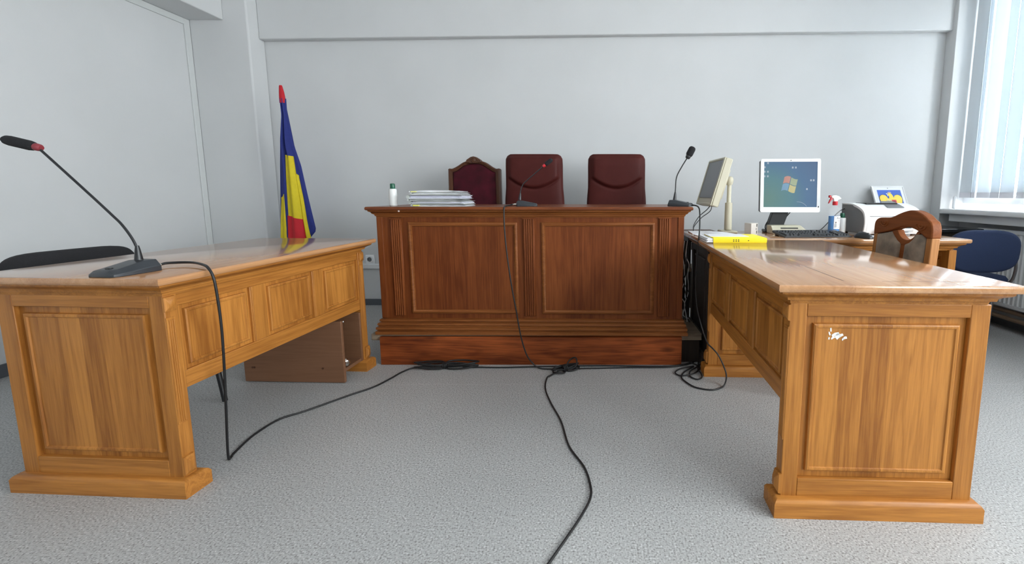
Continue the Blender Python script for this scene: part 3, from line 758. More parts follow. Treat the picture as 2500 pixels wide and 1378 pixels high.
# ------------------------------------------------------------------ chairs behind the bench
def leather_chair(label, cx):
    y0 = 3.36
    t = thing('office_chair', label, 'chair', (cx, y0, ZD), 0, 'red leather chairs behind the bench')
    zz = lambda z: z - ZD
    prof = [(.62, .205), (.80, .222), (.94, .232), (1.00, .229), (1.08, .222), (1.16, .221), (1.25, .221), (1.30, .219), (1.325, .205), (1.336, .185)]
    def hw(z): return lerp(prof, z)
    def crease(x): return 1.072 + .078 * min(1., (abs(x) / .19)) ** 2
    def edge(u): return (1 - abs(2 * u - 1) ** 5)
    def front(u, v):
        z = .62 + v * .716; x = (2 * u - 1) * hw(z)
        e = edge(u) ** .5
        d = .030 * e
        c = crease(x); inside = 1 - sstep(.17, .20, abs(x))
        d += inside * (.020 * sstep(c - .010, c + .03, z) * (1 - .5 * sstep(1.24, 1.335, z)))
        d -= inside * .010 * math.exp(-((z - c) / .010) ** 2)
        d *= (1 - sstep(1.30, 1.336, z) * .7)
        return (x, -d + .012 * (1 - e), zz(z))
    def back(u, v):
        z = .62 + v * .716; x = (2 * u - 1) * hw(z) * .99
        return (x, .055 - .02 * (1 - edge(u)) - .02 * sstep(1.30, 1.336, z), zz(z))
    mesh_obj('backrest', B().field(50, 110, front, back), leather, t, angle=70)
    mesh_obj('seat', B().cbox(-.25, .25, -.47, .02, .40, .50, .035), leather, t, angle=70)
    for sx in (-1, 1):
        a = mesh_obj('armrest', B().cbox(sx * .245, sx * .295, -.36, .0, .63, .665, .012), leather, t)
        mesh_obj('arm_post', B().tube([(sx * .25, -.25, .42), (sx * .272, -.22, .52), (sx * .272, -.20, .635)], .014, 8), black_pl, a)
    mesh_obj('gas_column', B().lathe([(.03, .06), (.03, .25), (.022, .25), (.022, .41)], (0, -.22, 0), 16), black_pl, t)
    for k in range(5):
        a = k * 2 * PI / 5 + .3
        lg = mesh_obj('base_leg', B().tube([(0, -.22, .09), (.26 * math.cos(a), -.22 + .26 * math.sin(a), .06)], [.022, .014], 8, smooth=False), black_pl, t)
        mesh_obj('caster', B(Matrix.Translation((.25 * math.cos(a), -.22 + .25 * math.sin(a), .026)) @ Matrix.Rotation(PI / 2, 4, 'X')).lathe([(.02, -.018), (.026, -.012), (.026, .012), (.02, .018)], n=14), black_pl, lg)
    return t
leather_chair('red leather office chair behind the bench, partly hidden by the middle microphone', -.483)
leather_chair('red leather office chair on the right behind the bench, nothing in front', .153)

t = thing('carved_armchair', 'dark carved wooden chair with burgundy velvet back at left behind the bench', 'chair', (-.973, 3.47, ZD))
zz = lambda z: z - ZD
outer = [(-1.185, .60), (-1.177, 1.228), (-1.166, 1.233), (-1.144, 1.232), (-1.104, 1.251), (-1.058, 1.280), (-1.015, 1.293), (-.973, 1.299), (-.921, 1.293), (-.876, 1.278), (-.832, 1.248), (-.80, 1.232), (-.774, 1.233), (-.765, 1.225), (-.762, .60)]
inner = [(-1.154, .66), (-1.145, 1.203), (-1.118, 1.212), (-1.092, 1.228), (-1.066, 1.248), (-1.039, 1.262), (-1.005, 1.270), (-.970, 1.273), (-.936, 1.270), (-.903, 1.262), (-.877, 1.246), (-.852, 1.228), (-.827, 1.212), (-.804, 1.203), (-.800, .66)]
oc = [(x + .973, zz(z)) for x, z in [outer[0]] + curve2(outer[1:-1], 3) + [outer[-1]]]; ic = [(x + .973, zz(z)) for x, z in [inner[0]] + curve2(inner[1:-1], 3) + [inner[-1]]]
def frame2(oc, ic, y0, y1):
    b = B(); n = len(oc)
    O0 = [b.v((x, y0 + .006, z)) for x, z in oc]; I0 = [b.v((x, y0, z)) for x, z in [(a + (c - a) * .35, d + (e - d) * .35) for (a, d), (c, e) in zip(oc, ic)]]
    I1 = [b.v((x, y0 + .008, z)) for x, z in ic]; O1 = [b.v((x, y1, z)) for x, z in oc]; J1 = [b.v((x, y1, z)) for x, z in ic]
    for A_, B_ in ((O0, I0), (I0, I1), (O0, O1), (I1, J1), (O1, J1)):
        for i in range(n):
            j = (i + 1) % n; b.f([A_[i], A_[j], B_[j], B_[i]])
    return b
mesh_obj('back_frame', frame2(oc, ic, -.02, .03), dark_wood, t)
b = B()
cz = zz(.97); N_ = len(ic)
rings = []
for k, d in ((1.0, .004), (.985, -.006), (.93, -.012), (.80, -.018), (.4, -.022)):
    rings.append([(x * k, d, cz + (z - cz) * k) for x, z in ic])
b.loft(rings); b.loft([[(x, .012, z) for x, z in ic], [(x, .02, z) for x, z in ic]])
mesh_obj('velvet_pad', b, velvet, t, angle=60)
cr = mesh_obj('carved_crest', B().prism([(-.062 , zz(1.280)), (-.055, zz(1.300)), (-.038, zz(1.311)), (-.022, zz(1.322)), (0, zz(1.327)), (.022, zz(1.322)), (.038, zz(1.311)), (.055, zz(1.300)), (.062, zz(1.280)), (.03, zz(1.272)), (-.03, zz(1.272))], 'y', -.028, .03), dark_wood, t, bevel=.004)
mesh_obj('rosette', B(Matrix.Translation((0, -.028, zz(1.298))) @ Mx).lathe([(.018, -.002), (.018, .004), (.013, .008), (.010, .004), (.006, .008), (.002, .009)], n=18), dark_wood, cr)
for sx in (-1, 1):
    mesh_obj('scroll', B().tube([(sx * (.022 + .016 * math.cos(a)) , -.03, zz(1.290) + .013 * math.sin(a)) for a in [k * PI / 5 for k in range(-2, 7)]], .004, 6), dark_wood, cr)
mesh_obj('seat', B().cbox(-.24, .24, -.46, .03, .38, .47, .02), velvet, t)
for sx in (-1, 1):
    mesh_obj('leg', B().box(sx * .185, sx * .225, .0, .04, 0, zz(.62)), dark_wood, t); mesh_obj('leg', B().box(sx * .19, sx * .23, -.45, -.41, 0, .39), dark_wood, t)

# flag -------------------------------------------------------------
t = thing('flag', 'furled blue, yellow and red flag on a pole in the left corner', 'flag', (-2.545, 3.60, 0))
ox = -2.545
mesh_obj('pole', B().tube([(.0, .006, .02), (0, .004, 1.775)], .0085, 12, smooth=False), chair_wood_z, t)
mesh_obj('pole_foot', B().lathe([(.14, 0), (.14, .02), (.05, .035), (.03, .06), (.02, .10)], n=28), black_pl, t)
mesh_obj('finial', B().loft([[(ox_ + (k - .5) * w * 1.0 if False else ox_ + math.cos(2 * PI * q / 14) * w, .4 * w * 0 + math.sin(2 * PI * q / 14) * w * .8, z) for q in range(14)] for k, (ox_, w, z) in enumerate([(-.002, .022, 1.765), (-.001, .023, 1.80), (-.003, .019, 1.85), (-.006, .013, 1.893), (-.006, .010, 1.903)])]), flag_r, t)
def drape(name, mat, Lf, Rf, y0, depth, folds, ph, zt, zb, sl=0., n=40):
    """cloth fold: closed loft between a left and right outline"""
    rings = []
    for i in range(n + 1):
        z = zt + (zb - zt) * i / n
        a = lerp([(-q, x) for x, q in Lf], -z) - ox; c = lerp([(-q, x) for x, q in Rf], -z) - ox
        w = c - a; ring_ = []
        amp = min(.018, w * .16)
        m = 22
        for k in range(m + 1):
            u = k / m
            ring_.append((a + w * u, y0 - depth * math.sin(PI * u) ** .6 * min(1, w / .1) + amp * math.sin(folds * 2 * PI * u + ph) * math.sin(PI * u), z - sl * u * (1 - i / n)))
        for k in range(m, -1, -1):
            u = k / m
            ring_.append((a + w * u, y0 + .012 + .02 * math.sin(PI * u) * min(1, w / .1), z - sl * u * (1 - i / n)))
        rings.append(ring_)
    return mesh_obj(name, B().loft(rings), mat, t, angle=60)
bl = [(-2.57, 1.80), (-2.566, 1.687), (-2.568, 1.656), (-2.592, 1.479), (-2.612, 1.268), (-2.632, 1.0), (-2.66, .652), (-2.68, .40)]
br = [(-2.523, 1.80), (-2.524, 1.718), (-2.508, 1.594), (-2.486, 1.416), (-2.446, 1.268), (-2.412, 1.032), (-2.364, .738), (-2.372, .711), (-2.408, .677), (-2.43, .65)]
drape('blue_field', flag_b, bl, br, .0, .03, 2.5, .4, 1.80, .66)
drape('yellow_field', flag_y, [(-2.541, 1.352), (-2.551, 1.16), (-2.556, 1.0), (-2.562, .855), (-2.568, .60), (-2.58, .45)], [(-2.482, 1.340), (-2.472, 1.213), (-2.455, 1.033), (-2.442, .823), (-2.425, .60), (-2.41, .45)], -.028, .022, 1, .2, 1.350, .47, .012)
drape('yellow_field', flag_y, [(-2.490, 1.214), (-2.475, 1.032), (-2.462, .822), (-2.445, .60), (-2.43, .45)], [(-2.455, 1.195), (-2.432, 1.011), (-2.416, .816), (-2.396, .654), (-2.38, .45)], -.018, .020, 1, .2, 1.214, .47, .03)
drape('yellow_field', flag_y, [(-2.612, .985), (-2.630, .838), (-2.648, .654), (-2.66, .45)], [(-2.555, 1.035), (-2.555, .838), (-2.560, .654), (-2.57, .45)], -.018, .020, 1, .4, 1.0, .47, -.05)
drape('red_field', flag_r, [(-2.558, .856), (-2.570, .657), (-2.58, .42)], [(-2.439, .828), (-2.425, .657), (-2.41, .42)], -.040, .022, 1, .2, .856, .43, .033)

# stackable visitor chairs ------------------------------------------
def visitor_chair(label, loc, rz, fab, bw, bz0, bz1, frame_m, sq=3.2, fw=.198, group=None):
    """local: faces -y, backrest at y=+.22"""
    t = thing('visitor_chair', label, 'chair', loc, rz, group)
    hw_ = bw / 2; n = 40
    def sup(a, kx=1., kz=1.):
        c, s_ = math.cos(a), math.sin(a); e = 2 / sq
        return (hw_ * kx * math.copysign(abs(c) ** e, c), (bz0 + bz1) / 2 + (bz1 - bz0) / 2 * kz * math.copysign(abs(s_) ** e, s_))
    rings = []
    for k, y in ((.90, -.030), (.97, -.024), (1., -.008), (1., .008), (.97, .022), (.90, .027)):
        ring_ = []
        for q in range(n):
            x, z = sup(2 * PI * q / n, k, 1 - (1 - k) * 1.4)
            ring_.append((x, .22 + y - .12 * (hw_ ** 2 * .6 - x * x) + .06 * (z - .6), z))
        rings.append(ring_)
    mesh_obj('backrest', B().loft(rings), fab, t, angle=60)
    mesh_obj('seat', B().cbox(-.23, .23, -.22, .19, .43, .485, .022), fab, t, angle=60)
    for sx in (-1, 1):
        mesh_obj('leg', B().tube([(sx * .215, -.16, .425), (sx * fw, -.20, .38), (sx * fw, -.26, .012)], .012, 10, 4), frame_m, t)
        mesh_obj('leg', B().tube([(sx * .215, .14, .425), (sx * fw, .16, .38), (sx * fw, .14, .012)], .012, 10, 4), frame_m, t)
        mesh_obj('back_bar', B().tube([(sx * .215, .12, .425), (sx * (hw_ + .004), .19, .45), (sx * (hw_ + .006), .215, .54), (sx * (hw_ - .004), .215, .625)], .009, 8), frame_m, t)
        mesh_obj('side_bar', B().tube([(sx * .215, -.16, .425), (sx * .215, .14, .425)], .011, 8, smooth=False), frame_m, t)
    return t
visitor_chair('black visitor chair tucked behind the left desk against the left wall', (-2.14, 1.882, 0), R(80), black_f, .45, .50, .790, black_pl, 5.)
visitor_chair('navy blue visitor chair by the radiator under the window', (2.553, 3.03, 0), R(177), navy_f, .445, .515, .800, plain('dark_chrome', (.16, .16, .17), .3, metal=.6), 3.2, .15)

# carved dining chair at the right desk -----------------------------
t = thing('carved_chair', 'carved wooden chair with taupe plush back cushions behind the right desk', 'chair', (1.551, 2.20, 0))
oy = 2.20
def mv(P): return [(y - oy, z) for y, z in P]
TH = .048
lean = Matrix.Identity(4); lean[0][2] = .05; lean[0][3] = -.05 * .80      # slight backward lean of the back
top = [(2.402, .812), (2.405, .868), (2.395, .892), (2.372, .905), (2.335, .909), (2.293, .911), (2.262, .918), (2.220, .935), (2.180, .948), (2.142, .955), (2.105, .952), (2.070, .942), (2.045, .930), (2.024, .916), (2.004, .905), (1.992, .885), (1.986, .86), (1.985, .828)]
low = [(2.016, .826), (2.040, .838), (2.058, .848), (2.080, .858), (2.110, .866), (2.150, .871), (2.190, .868), (2.222, .858), (2.258, .845), (2.305, .833), (2.36, .822)]
b = B(lean); b.prism(mv(curve2(top) + curve2(low)), 'x', 0, TH)
cr = mesh_obj('crest_rail', b, chair_wood, t, bevel=.006)
for sgn, yc, zc in ((1, 2.335, .885), (-1, 2.045, .885)):
    for k in range(2):
        mesh_obj('carved_swirl', B(lean).tube([(-.001, yc - oy + sgn * (.030 - .018 * k) * math.cos(a) - sgn * .012, zc + (.022 - .010 * k) * math.sin(a)) for a in [PI * (.9 + q * .16) for q in range(8)]], .0035, 6), chair_wood, cr)
for y0, y1 in ((2.372, 2.404), (1.985, 2.020)):
    mesh_obj('back_post', B(lean).box(0.004, TH - .004, y0 - oy, y1 - oy, .42, .83), chair_wood_z, t, bevel=.004)
# eye-shaped band and splat
bo = [(2.264, .843), (2.246, .820), (2.222, .797), (2.188, .780), (2.150, .777), (2.112, .790), (2.086, .815), (2.068, .848)]
bi = [(2.084, .856), (2.102, .829), (2.124, .813), (2.150, .806), (2.180, .810), (2.208, .828), (2.226, .852)]
mesh_obj('back_band', B(lean).prism(mv(curve2(bo) + curve2(bi)), 'x', .006, TH - .006), chair_wood, t, bevel=.003)
mesh_obj('splat', B(lean).prism(mv([(2.190, .784), (2.150, .782), (2.158, .50), (2.202, .50)]), 'x', .008, TH - .010), chair_wood, t, bevel=.003)
def cushion(poly):
    P = mv(poly); cy = sum(p[0] for p in P) / len(P); cz = sum(p[1] for p in P) / len(P)
    # densify
    D = []
    for (a, c), (e, g) in zip(P, P[1:] + P[:1]):
        for k in range(6): D.append((a + (e - a) * k / 6, c + (g - c) * k / 6))
    rings = []
    for k, d in ((1., .028), (1.0, .014), (.97, .004), (.90, -.004), (.75, -.011), (.5, -.014), (.2, -.015)):
        rings.append([(d + .002 * mnoise.noise(Vector((y * 40, z * 40, k))), cy + (y - cy) * k, cz + (z - cz) * k) for y, z in D])
    rings.insert(0, [(.045, y, z) for y, z in D])
    b = B(lean); b.loft(rings); return b
mesh_obj('back_cushion', cushion([(2.371, .818), (2.305, .831), (2.262, .841), (2.236, .818), (2.212, .798), (2.190, .788), (2.203, .50), (2.371, .50)]), plush, t, angle=70)
mesh_obj('back_cushion', cushion([(2.148, .786), (2.122, .797), (2.098, .818), (2.082, .843), (2.050, .842), (2.022, .826), (2.022, .50), (2.160, .50)]), plush, t, angle=70)
mesh_obj('lower_rail', B(lean).box(.004, TH - .004, 2.02 - oy, 2.372 - oy, .46, .50), chair_wood, t)
mesh_obj('seat', B().cbox(-.42, .01, -.20, .19, .41, .475, .02), plush, t)
for x in (-.40, .0):
    for y in (-.195, .155): mesh_obj('leg', B().box(x, x + .04, y, y + .04, 0, .42), chair_wood_z, t, bevel=.003)

# ------------------------------------------------------------------ computer desk contents
ZT = .7735
# yellow dossier
t = thing('yellow_dossier', 'bright yellow cardboard file with black dots at the far end of the right desk', 'folder', (.754, 2.305, ZT), -.02)
mesh_obj('cover', B().rects([(-.125, .160, 0, .215, .0), (-.125, .162, -.002, .215, .004), (-.125, .162, -.002, .215, .024), (-.125, .158, .004, .215, .027)]), yellow_m, t)
b = B()
for k in range(6): b.box(-.163 + .004 * (k % 3), -.122, .003 * (k % 2), .205, .002 + .0035 * k, .0050 + .0035 * k)
mesh_obj('pages', b, paper_m, t)
mesh_obj('title_sheet', B().box(-.128, .085, .055, .21, .0268, .0282), paper_m, t)
b = B()
for x in (-.016, -.003, .010):
    for z in (.008, .0155): b.loft([[(x + .004 * math.cos(q * PI / 4), y, z + .0025 * math.sin(q * PI / 4)) for q in range(8)] for y in (-.0026, -.0015)])
b.loft([[(x + .063, y, z + .012) for x, z in ((-.004, 0), (0, -.003), (.004, .001), (0, .003))] for y in (-.0026, -.0015)])
mesh_obj('spine_dots', b, ink, t)
# loose papers
b = B(); n = 10
b.field(n, 3, lambda u, v: (-.14 + .28 * u, -.10 + .20 * v, .003 + .016 * max(0, math.sin(PI * u)) * (u > .2)), lambda u, v: (-.14 + .28 * u, -.10 + .20 * v, .001 + .016 * max(0, math.sin(PI * u)) * (u > .2)))
tag(mesh_obj('paper_sheets', b, paper_m, loc=(.765, 2.69, ZT), rot=(0, 0, .05)), 'white sheets curling up on the left end of the computer desk', 'paper')
tag(mesh_obj('paper_sheets', B().box(-.06, .10, -.11, .11, 0, .006), paper_m, loc=(.685, 2.86, ZT), rot=(0, 0, -.08)), 'flat white sheet overhanging the computer desk beside the bench', 'paper')
# left beige monitor
t = thing('beige_monitor', 'aged beige flat monitor turned sideways on a tall round stand', 'monitor', (.895, 2.93, ZT))
H_ = Matrix.Translation((.79 - .895, 2.965 - 2.93, 1.115 - ZT)) @ Matrix.Rotation(R(1.5), 4, 'Z') @ Matrix.Rotation(R(16), 4, 'Y')
sc_ = mesh_obj('housing', B(H_).cbox(-.012, .036, -.18, .18, -.165, .155, .006), beige, t)
mesh_obj('bezel', B(H_).frame((-.012, -.18, -.165), (0, 1, 0), (0, 0, 1), (-1, 0, 0), .36, .32, [(0, 0), (0, .006), (.010, .010), (.016, .004), (.016, 0)]), beige, sc_)
mesh_obj('screen', B(H_).box(-.017, -.012, -.162, .162, -.115, .138), screen_off, t)
mesh_obj('rear_housing', B(H_).cbox(.036, .062, -.12, .12, -.11, .10, .01), beige, t)
mesh_obj('stand_arm', B().tube([(-.05, .03, .350), (-.02, .012, .352), (.0, 0, .352)], [.020, .024, .026], 12, smooth=False).lathe([(.018, .32), (.024, .335), (.026, .355), (.020, .372), (.008, .378)], n=18), beige, t)
mesh_obj('stand_pole', B().lathe([(.020, .015), (.025, .02), (.024, .20), (.016, .202), (.014, .205), (.014, .34)], n=20), beige, t)
mesh_obj('stand_base', B().cbox(-.055, .045, -.075, .06, 0, .014, .005), beige, t)
cable('two thin dark cables drooping from the beige sideways monitor', [[(.757, 2.86, .965), (.73, 2.86, .93), (.68, 2.86, .885), (.645, 2.85, .83), (.640, 2.84, .79)], [(.775, 2.90, .968), (.76, 2.89, .92), (.70, 2.88, .875), (.65, 2.86, .82), (.645, 2.85, .79)]], .003, black_pl, 'monitor_cable')
# right monitor
t = thing('computer_monitor', 'silver framed square monitor showing a blue desktop picture', 'monitor', (1.285, 2.93, ZT), R(-4))
def HP(z=0): return Matrix.Translation((0, -.05, .312)) @ Matrix.Rotation(R(-5), 4, 'X')
h = mesh_obj('housing', B(HP()).cbox(-.19, .19, .0, .045, -.170, .175, .008), black_pl, t)
def rf(w, hh, r, k=5):
    pts = []
    for cx, cz, a0 in ((w - r, hh - r, 0), (-w + r, hh - r, 90), (-w + r, -hh + r, 180), (w - r, -hh + r, 270)):
        for q in range(k + 1):
            a = R(a0 + 90 * q / k); pts.append((cx + r * math.cos(a), cz + r * math.sin(a)))
    return pts
def frame3(M, oc, ic, y0, y1):
    b = B(M); n = len(oc)
    A_ = [b.v((x, y0, z)) for x, z in oc]; I_ = [b.v((x, y0 + .002, z)) for x, z in ic]; A2 = [b.v((x, y1, z)) for x, z in oc]; I2 = [b.v((x, y1, z)) for x, z in ic]
    for p, q in ((A_, I_), (A_, A2), (I_, I2), (A2, I2)):
        for i in range(n):
            j = (i + 1) % n; b.f([p[i], p[j], q[j], q[i]])
    return b
oc = [(x, z + .0025) for x, z in rf(.192, .176, .012)]; ic = [(x, z + .010) for x, z in rf(.172, .150, .002)]
mesh_obj('bezel', frame3(HP(), oc, ic, -.010, .004), silver, h)
mesh_obj('camera_dot', B(HP()).box(-.003, .003, -.0115, -.009, .166, .171), ink, h)
mesh_obj('power_button', B(HP()).box(.179, .184, -.0115, -.009, -.142, -.132), ink, h)
SCM = screen_mat()
s_ = mesh_obj('screen', B().box(-.1725, .1725, 0, .004, -.1505, .1505), SCM, t, loc=(HP() @ Vector((0, -.004, .010))), rot=(R(-5), 0, 0))
def glow(name, col, st=.36):
    m, nt, p = new_mat(name); p.inputs['Base Color'].default_value = (.02, .02, .02, 1); p.inputs['Roughness'].default_value = .3
    p.inputs['Emission Color'].default_value = (*col, 1); p.inputs['Emission Strength'].default_value = st; return m
gl = [glow('logo_red', (.46, .17, .12)), glow('logo_green', (.27, .33, .17)), glow('logo_blue', (.10, .26, .42)), glow('logo_yellow', (.48, .42, .14)), glow('icon_white', (.34, .40, .48)), glow('icon_dark', (.07, .13, .16))]
def pane(mi, u0, u1, v0, v1):
    """waving pane: u across, v up; slanted and curved"""
    n = 8
    def P(u, v): return (u + .22 * v - .005, v + .010 * math.sin((u + .05) * 55) - .002)
    pts = [P(u0 + (u1 - u0) * i / n, v0) for i in range(n + 1)] + [P(u1 - (u1 - u0) * i / n, v1) for i in range(n + 1)]
    mesh_obj('logo_pane', B().prism(pts, 'y', -.0008, .0002), gl[mi], s_)
pane(0, -.043, -.002, .004, .048); pane(1, .002, .043, .004, .046); pane(2, -.043, -.002, -.044, 0); pane(3, .002, .043, -.044, 0)
for x, z in ((.014, .112), (.034, .112), (.133, .028), (.150, .028), (.108, -.030), (-.146, .142), (-.166, .115), (-.146, .085), (-.166, .085), (-.166, .055), (-.146, .055)):
    mesh_obj('icon', B().box(x - .005, x + .005, -.0008, .0002, z - .006, z + .006), gl[4], s_)
c0 = (.05, -.185); aa = [R(95 - 6 * k) for k in range(11)]
mesh_obj('light_arc', B().prism([(c0[0] + .070 * math.cos(a), c0[1] + .070 * math.sin(a)) for a in aa] + [(c0[0] + .072 * math.cos(a), c0[1] + .072 * math.sin(a)) for a in aa[::-1]], 'y', -.0008, .0002), gl[4], s_)
for i in range(10):
    mesh_obj('icon', B().box(-.158, -.150 + .004 + .006 * (i % 3), -.0008, .0002, .005 - .0135 * i, .008 - .0135 * i), gl[5], s_)
mesh_obj('stand_arm', B().loft([[(x, y, z) for x, y in ((-.105 + o, -.02), (.0 + o, -.02), (.0 + o, .03), (-.105 + o, .03))] for o, z in ((-.015, .02), (-.012, .06), (.02, .16), (.02, .24))]), black_pl, t, bevel=.004)
mesh_obj('stand_foot', B().cbox(-.135, .03, -.02, .07, 0, .018, .005), black_pl, t)
cable('dark cable curving down behind the silver framed monitor', [[(1.34, 2.965, .92), (1.30, 2.985, .86), (1.24, 2.99, .80), (1.22, 2.985, .778)], [(1.195, 2.96, .87), (1.165, 2.955, .83), (1.158, 2.95, .80), (1.175, 2.945, .779)]], .0035, black_pl, 'monitor_cable')
t = thing('docking_box', 'low aged beige box with a black slot in front of the monitor arm', 'box', (1.262, 2.845, ZT))
mesh_obj('case', B().rects([(-.110, .115, -.045, .06, 0), (-.112, .117, -.046, .06, .018), (-.112, .085, -.01, .06, .054)]), beige, t, bevel=.003)
b = B(); mesh_obj('slot', B().loft([[(-.055, -.031, .0335), (.06, -.031, .0335), (.06, -.0245, .0405), (-.055, -.0245, .0405)], [(-.055, -.029, .0318), (.06, -.029, .0318), (.06, -.0225, .0388), (-.055, -.0225, .0388)]]), ink, t)
# keyboard
t = thing('keyboard', 'black full size keyboard in front of the silver framed monitor', 'keyboard', (1.330, 2.655, ZT), R(4))
KT = Matrix.Rotation(R(8), 4, 'X')
mesh_obj('case', B(KT).rects([(-.205, .205, -.075, .09, .004), (-.207, .207, -.078, .092, .008), (-.207, .207, -.078, .092, .016), (-.203, .203, -.074, .088, .020)]), dark_pl, t)
for sx in (-1, 1): mesh_obj('foot', B().box(sx * .17, sx * .19, .07, .085, 0, .02), black_pl, t)
kb = B(KT); kb.rects([(-.0078, .0078, -.0075, .0075, .0), (-.0065, .0065, -.006, .0065, .008)])
k0 = mesh_obj('key', kb, key_m, t)
k0.matrix_parent_inverse = Matrix.Identity(4)
def putkey(o, x, y, w=1.):
    p = KT @ Vector((x, y, .0195)); o.location = p; o.scale = (w, 1, 1)
first = True; nk = 0
rows = [(-.060, [(-.185, 1.4), (-.162, 1.2), (-.140, 1.2), (-.075, 5.6), (-.010, 1.2), (.012, 1.2), (.034, 1.4)]),
        (-.041, [(-.180, 2.0)] + [(-.156 + .0185 * i, 1.) for i in range(9)] + [(.022, 2.2)]),
        (-.022, [(-.183, 1.6)] + [(-.162 + .0185 * i, 1.) for i in range(9)] + [(.022, 2.2)]),
        (-.003, [(-.185, 1.4)] + [(-.164 + .0185 * i, 1.) for i in range(10)] + [(.028, 1.6)]),
        (.016, [(-.190 + .0185 * i, 1.) for i in range(12)] + [(.034, 1.4)]),
        (.048, [(-.190, 1.)] + [(-.155 + .0185 * i, 1.) for i in range(4)] + [(-.072 + .0185 * i, 1.) for i in range(4)] + [(-.009 + .0185 * i, 1.) for i in range(3)])]
for y, L_ in rows:
    for x, w in L_ + ([(.066 + .0185 * i, 1.) for i in range(3)] if y > 0 else []) + ([(.0845, 1.)] if abs(y + .041) < .001 else []) + ([(.066 + .0185 * i, 1.) for i in range(3)] if y == -.060 else []) + ([(.135 + .0185 * i, 1.) for i in range(4)] if y < .03 else []):
        o = k0 if first else k0.copy()
        if not first: C.objects.link(o)
        first = False; putkey(o, x, y, w); nk += 1
# mouse
t = thing('computer_mouse', 'black computer mouse at the front edge of the computer desk', 'mouse', (1.588, 2.545, ZT), R(-75))
rings = []
for x, w, hh in ((-.055, .012, .010), (-.050, .022, .022), (-.03, .030, .035), (0, .031, .037), (.03, .028, .028), (.050, .020, .016), (.056, .010, .010)):
    rings.append([(x, w * math.cos(a), max(0, hh * math.sin(a)) + .001) for a in [PI * q / 10 for q in range(11)]])
mesh_obj('shell', B().loft(rings), black_pl, t, angle=60)
mesh_obj('scroll_wheel', B(Matrix.Translation((.028, 0, .026)) @ Matrix.Rotation(PI / 2, 4, 'X')).lathe([(.007, -.004), (.009, -.002), (.009, .002), (.007, .004)], n=14), grey_pl, t)
cable('thin black mouse lead lying between the mouse and keyboard', [[(1.570, 2.60, .785), (1.565, 2.62, .778), (1.54, 2.66, .776), (1.55, 2.72, .776), (1.57, 2.80, .776)]], .002, black_pl, 'mouse_cable')
tag(mesh_obj('notepad', B().cbox(-.055, .055, -.05, .05, 0, .008, .002), paper_m, loc=(1.70, 2.58, ZT), rot=(0, 0, .1)), 'small white pad lying just right of the mouse', 'notepad')
# little carton
t = thing('small_carton', 'small white and red carton standing left of the keyboard', 'box', (.983, 2.72, ZT), R(28))
mesh_obj('carton_body', B().cbox(-.030, .030, -.022, .035, .002, .078, .002), plain('ivory_card', (.56, .53, .49), .6), t)
mesh_obj('red_print', B().box(.0298, .0306, -.018, .030, .006, .034), red_pl, t)
mesh_obj('side_print', B().box(.0298, .0306, -.018, .030, .034, .074), paper_m, t)
b = B(); b.box(.012, .016, -.0230, -.0218, .036, .046); b.box(.016, .022, -.0230, -.0218, .055, .074); b.box(.016, .021, -.0230, -.0218, .012, .030)
mesh_obj('printed_marks', b, ink, t)
mesh_obj('loop_print', B().tube([(.0306, -.010 + .018 * math.sin(a), .055 + .014 * math.cos(a)) for a in [PI * q / 6 for q in range(7)]], .0014, 6), ink, t)
# spray bottle
t = thing('spray_bottle', 'clear spray bottle of blue liquid with red trigger beside the keyboard', 'bottle', (1.545, 2.80, ZT))
def oval(k, z): return [(k * .036 * math.cos(a), k * .026 * math.sin(a), z) for a in [2 * PI * q / 28 for q in range(28)]]
mesh_obj('bottle_body', B().loft([oval(.93, .001), oval(1., .006), oval(1.0, .150), oval(.95, .160), oval(.75, .172), oval(.45, .180), oval(.36, .184), oval(.36, .192)]), clear_m, t, angle=60)
mesh_obj('blue_liquid', B().loft([oval(.90, .003), oval(.96, .008), oval(.96, .118)]), blue_liq, t, angle=60)
def arc(a0, a1, z0, z1, k, th=.0006, n=14):
    b = B(); rings = []
    for q in range(n + 1):
        a = R(a0 + (a1 - a0) * q / n)
        rings.append([(k_ * .036 * math.cos(a), k_ * .026 * math.sin(a), z) for k_, z in ((k, z0), (k + .02, z0), (k + .02, z1), (k, z1))])
    return b.loft(rings)
lab = mesh_obj('label_sticker', arc(-112, -18, .035, .118, 1.005), paper_m, t)
def arcpt(a, k=1.03): return Vector((k * .036 * math.cos(R(a)), k * .026 * math.sin(R(a)), 0))
mesh_obj('label_portrait', arc(-104, -84, .046, .068, 1.026), plain('portrait_grey', (.42, .44, .46), .7), lab)
b = B()
p = arcpt(-92, 1.05); b.ball((p.x, p.y, .077), .0045, .002, .006, 12, 8)
mesh_obj('label_head', b, plain('portrait_skin', (.32, .26, .24), .7), lab)
b = B()
for k, (a0, a1, z) in enumerate(((-74, -30, .090), (-70, -30, .082), (-66, -32, .073), (-66, -34, .066), (-62, -32, .059), (-60, -30, .052), (-64, -30, .045))):
    bb = arc(a0, a1, z, z + .0016, 1.026); me = bpy.data.meshes.new('tmp'); bb.bm.to_mesh(me); bb.bm.free(); b.bm.from_mesh(me); bpy.data.meshes.remove(me)
mesh_obj('label_lines', b, grey_pl, lab)
fc = bpy.data.curves.new('brand_word', 'FONT'); fc.body = 'Azur'; fc.size = .016; fc.extrude = .0003; fc.align_x = 'CENTER'
fo = bpy.data.objects.new('brand_word', fc); C.objects.link(fo)
bpy.context.view_layer.update()
me = bpy.data.meshes.new_from_object(fo.evaluated_get(bpy.context.evaluated_depsgraph_get())); C.objects.unlink(fo); bpy.data.objects.remove(fo)
me.materials.clear(); me.materials.append(ink)
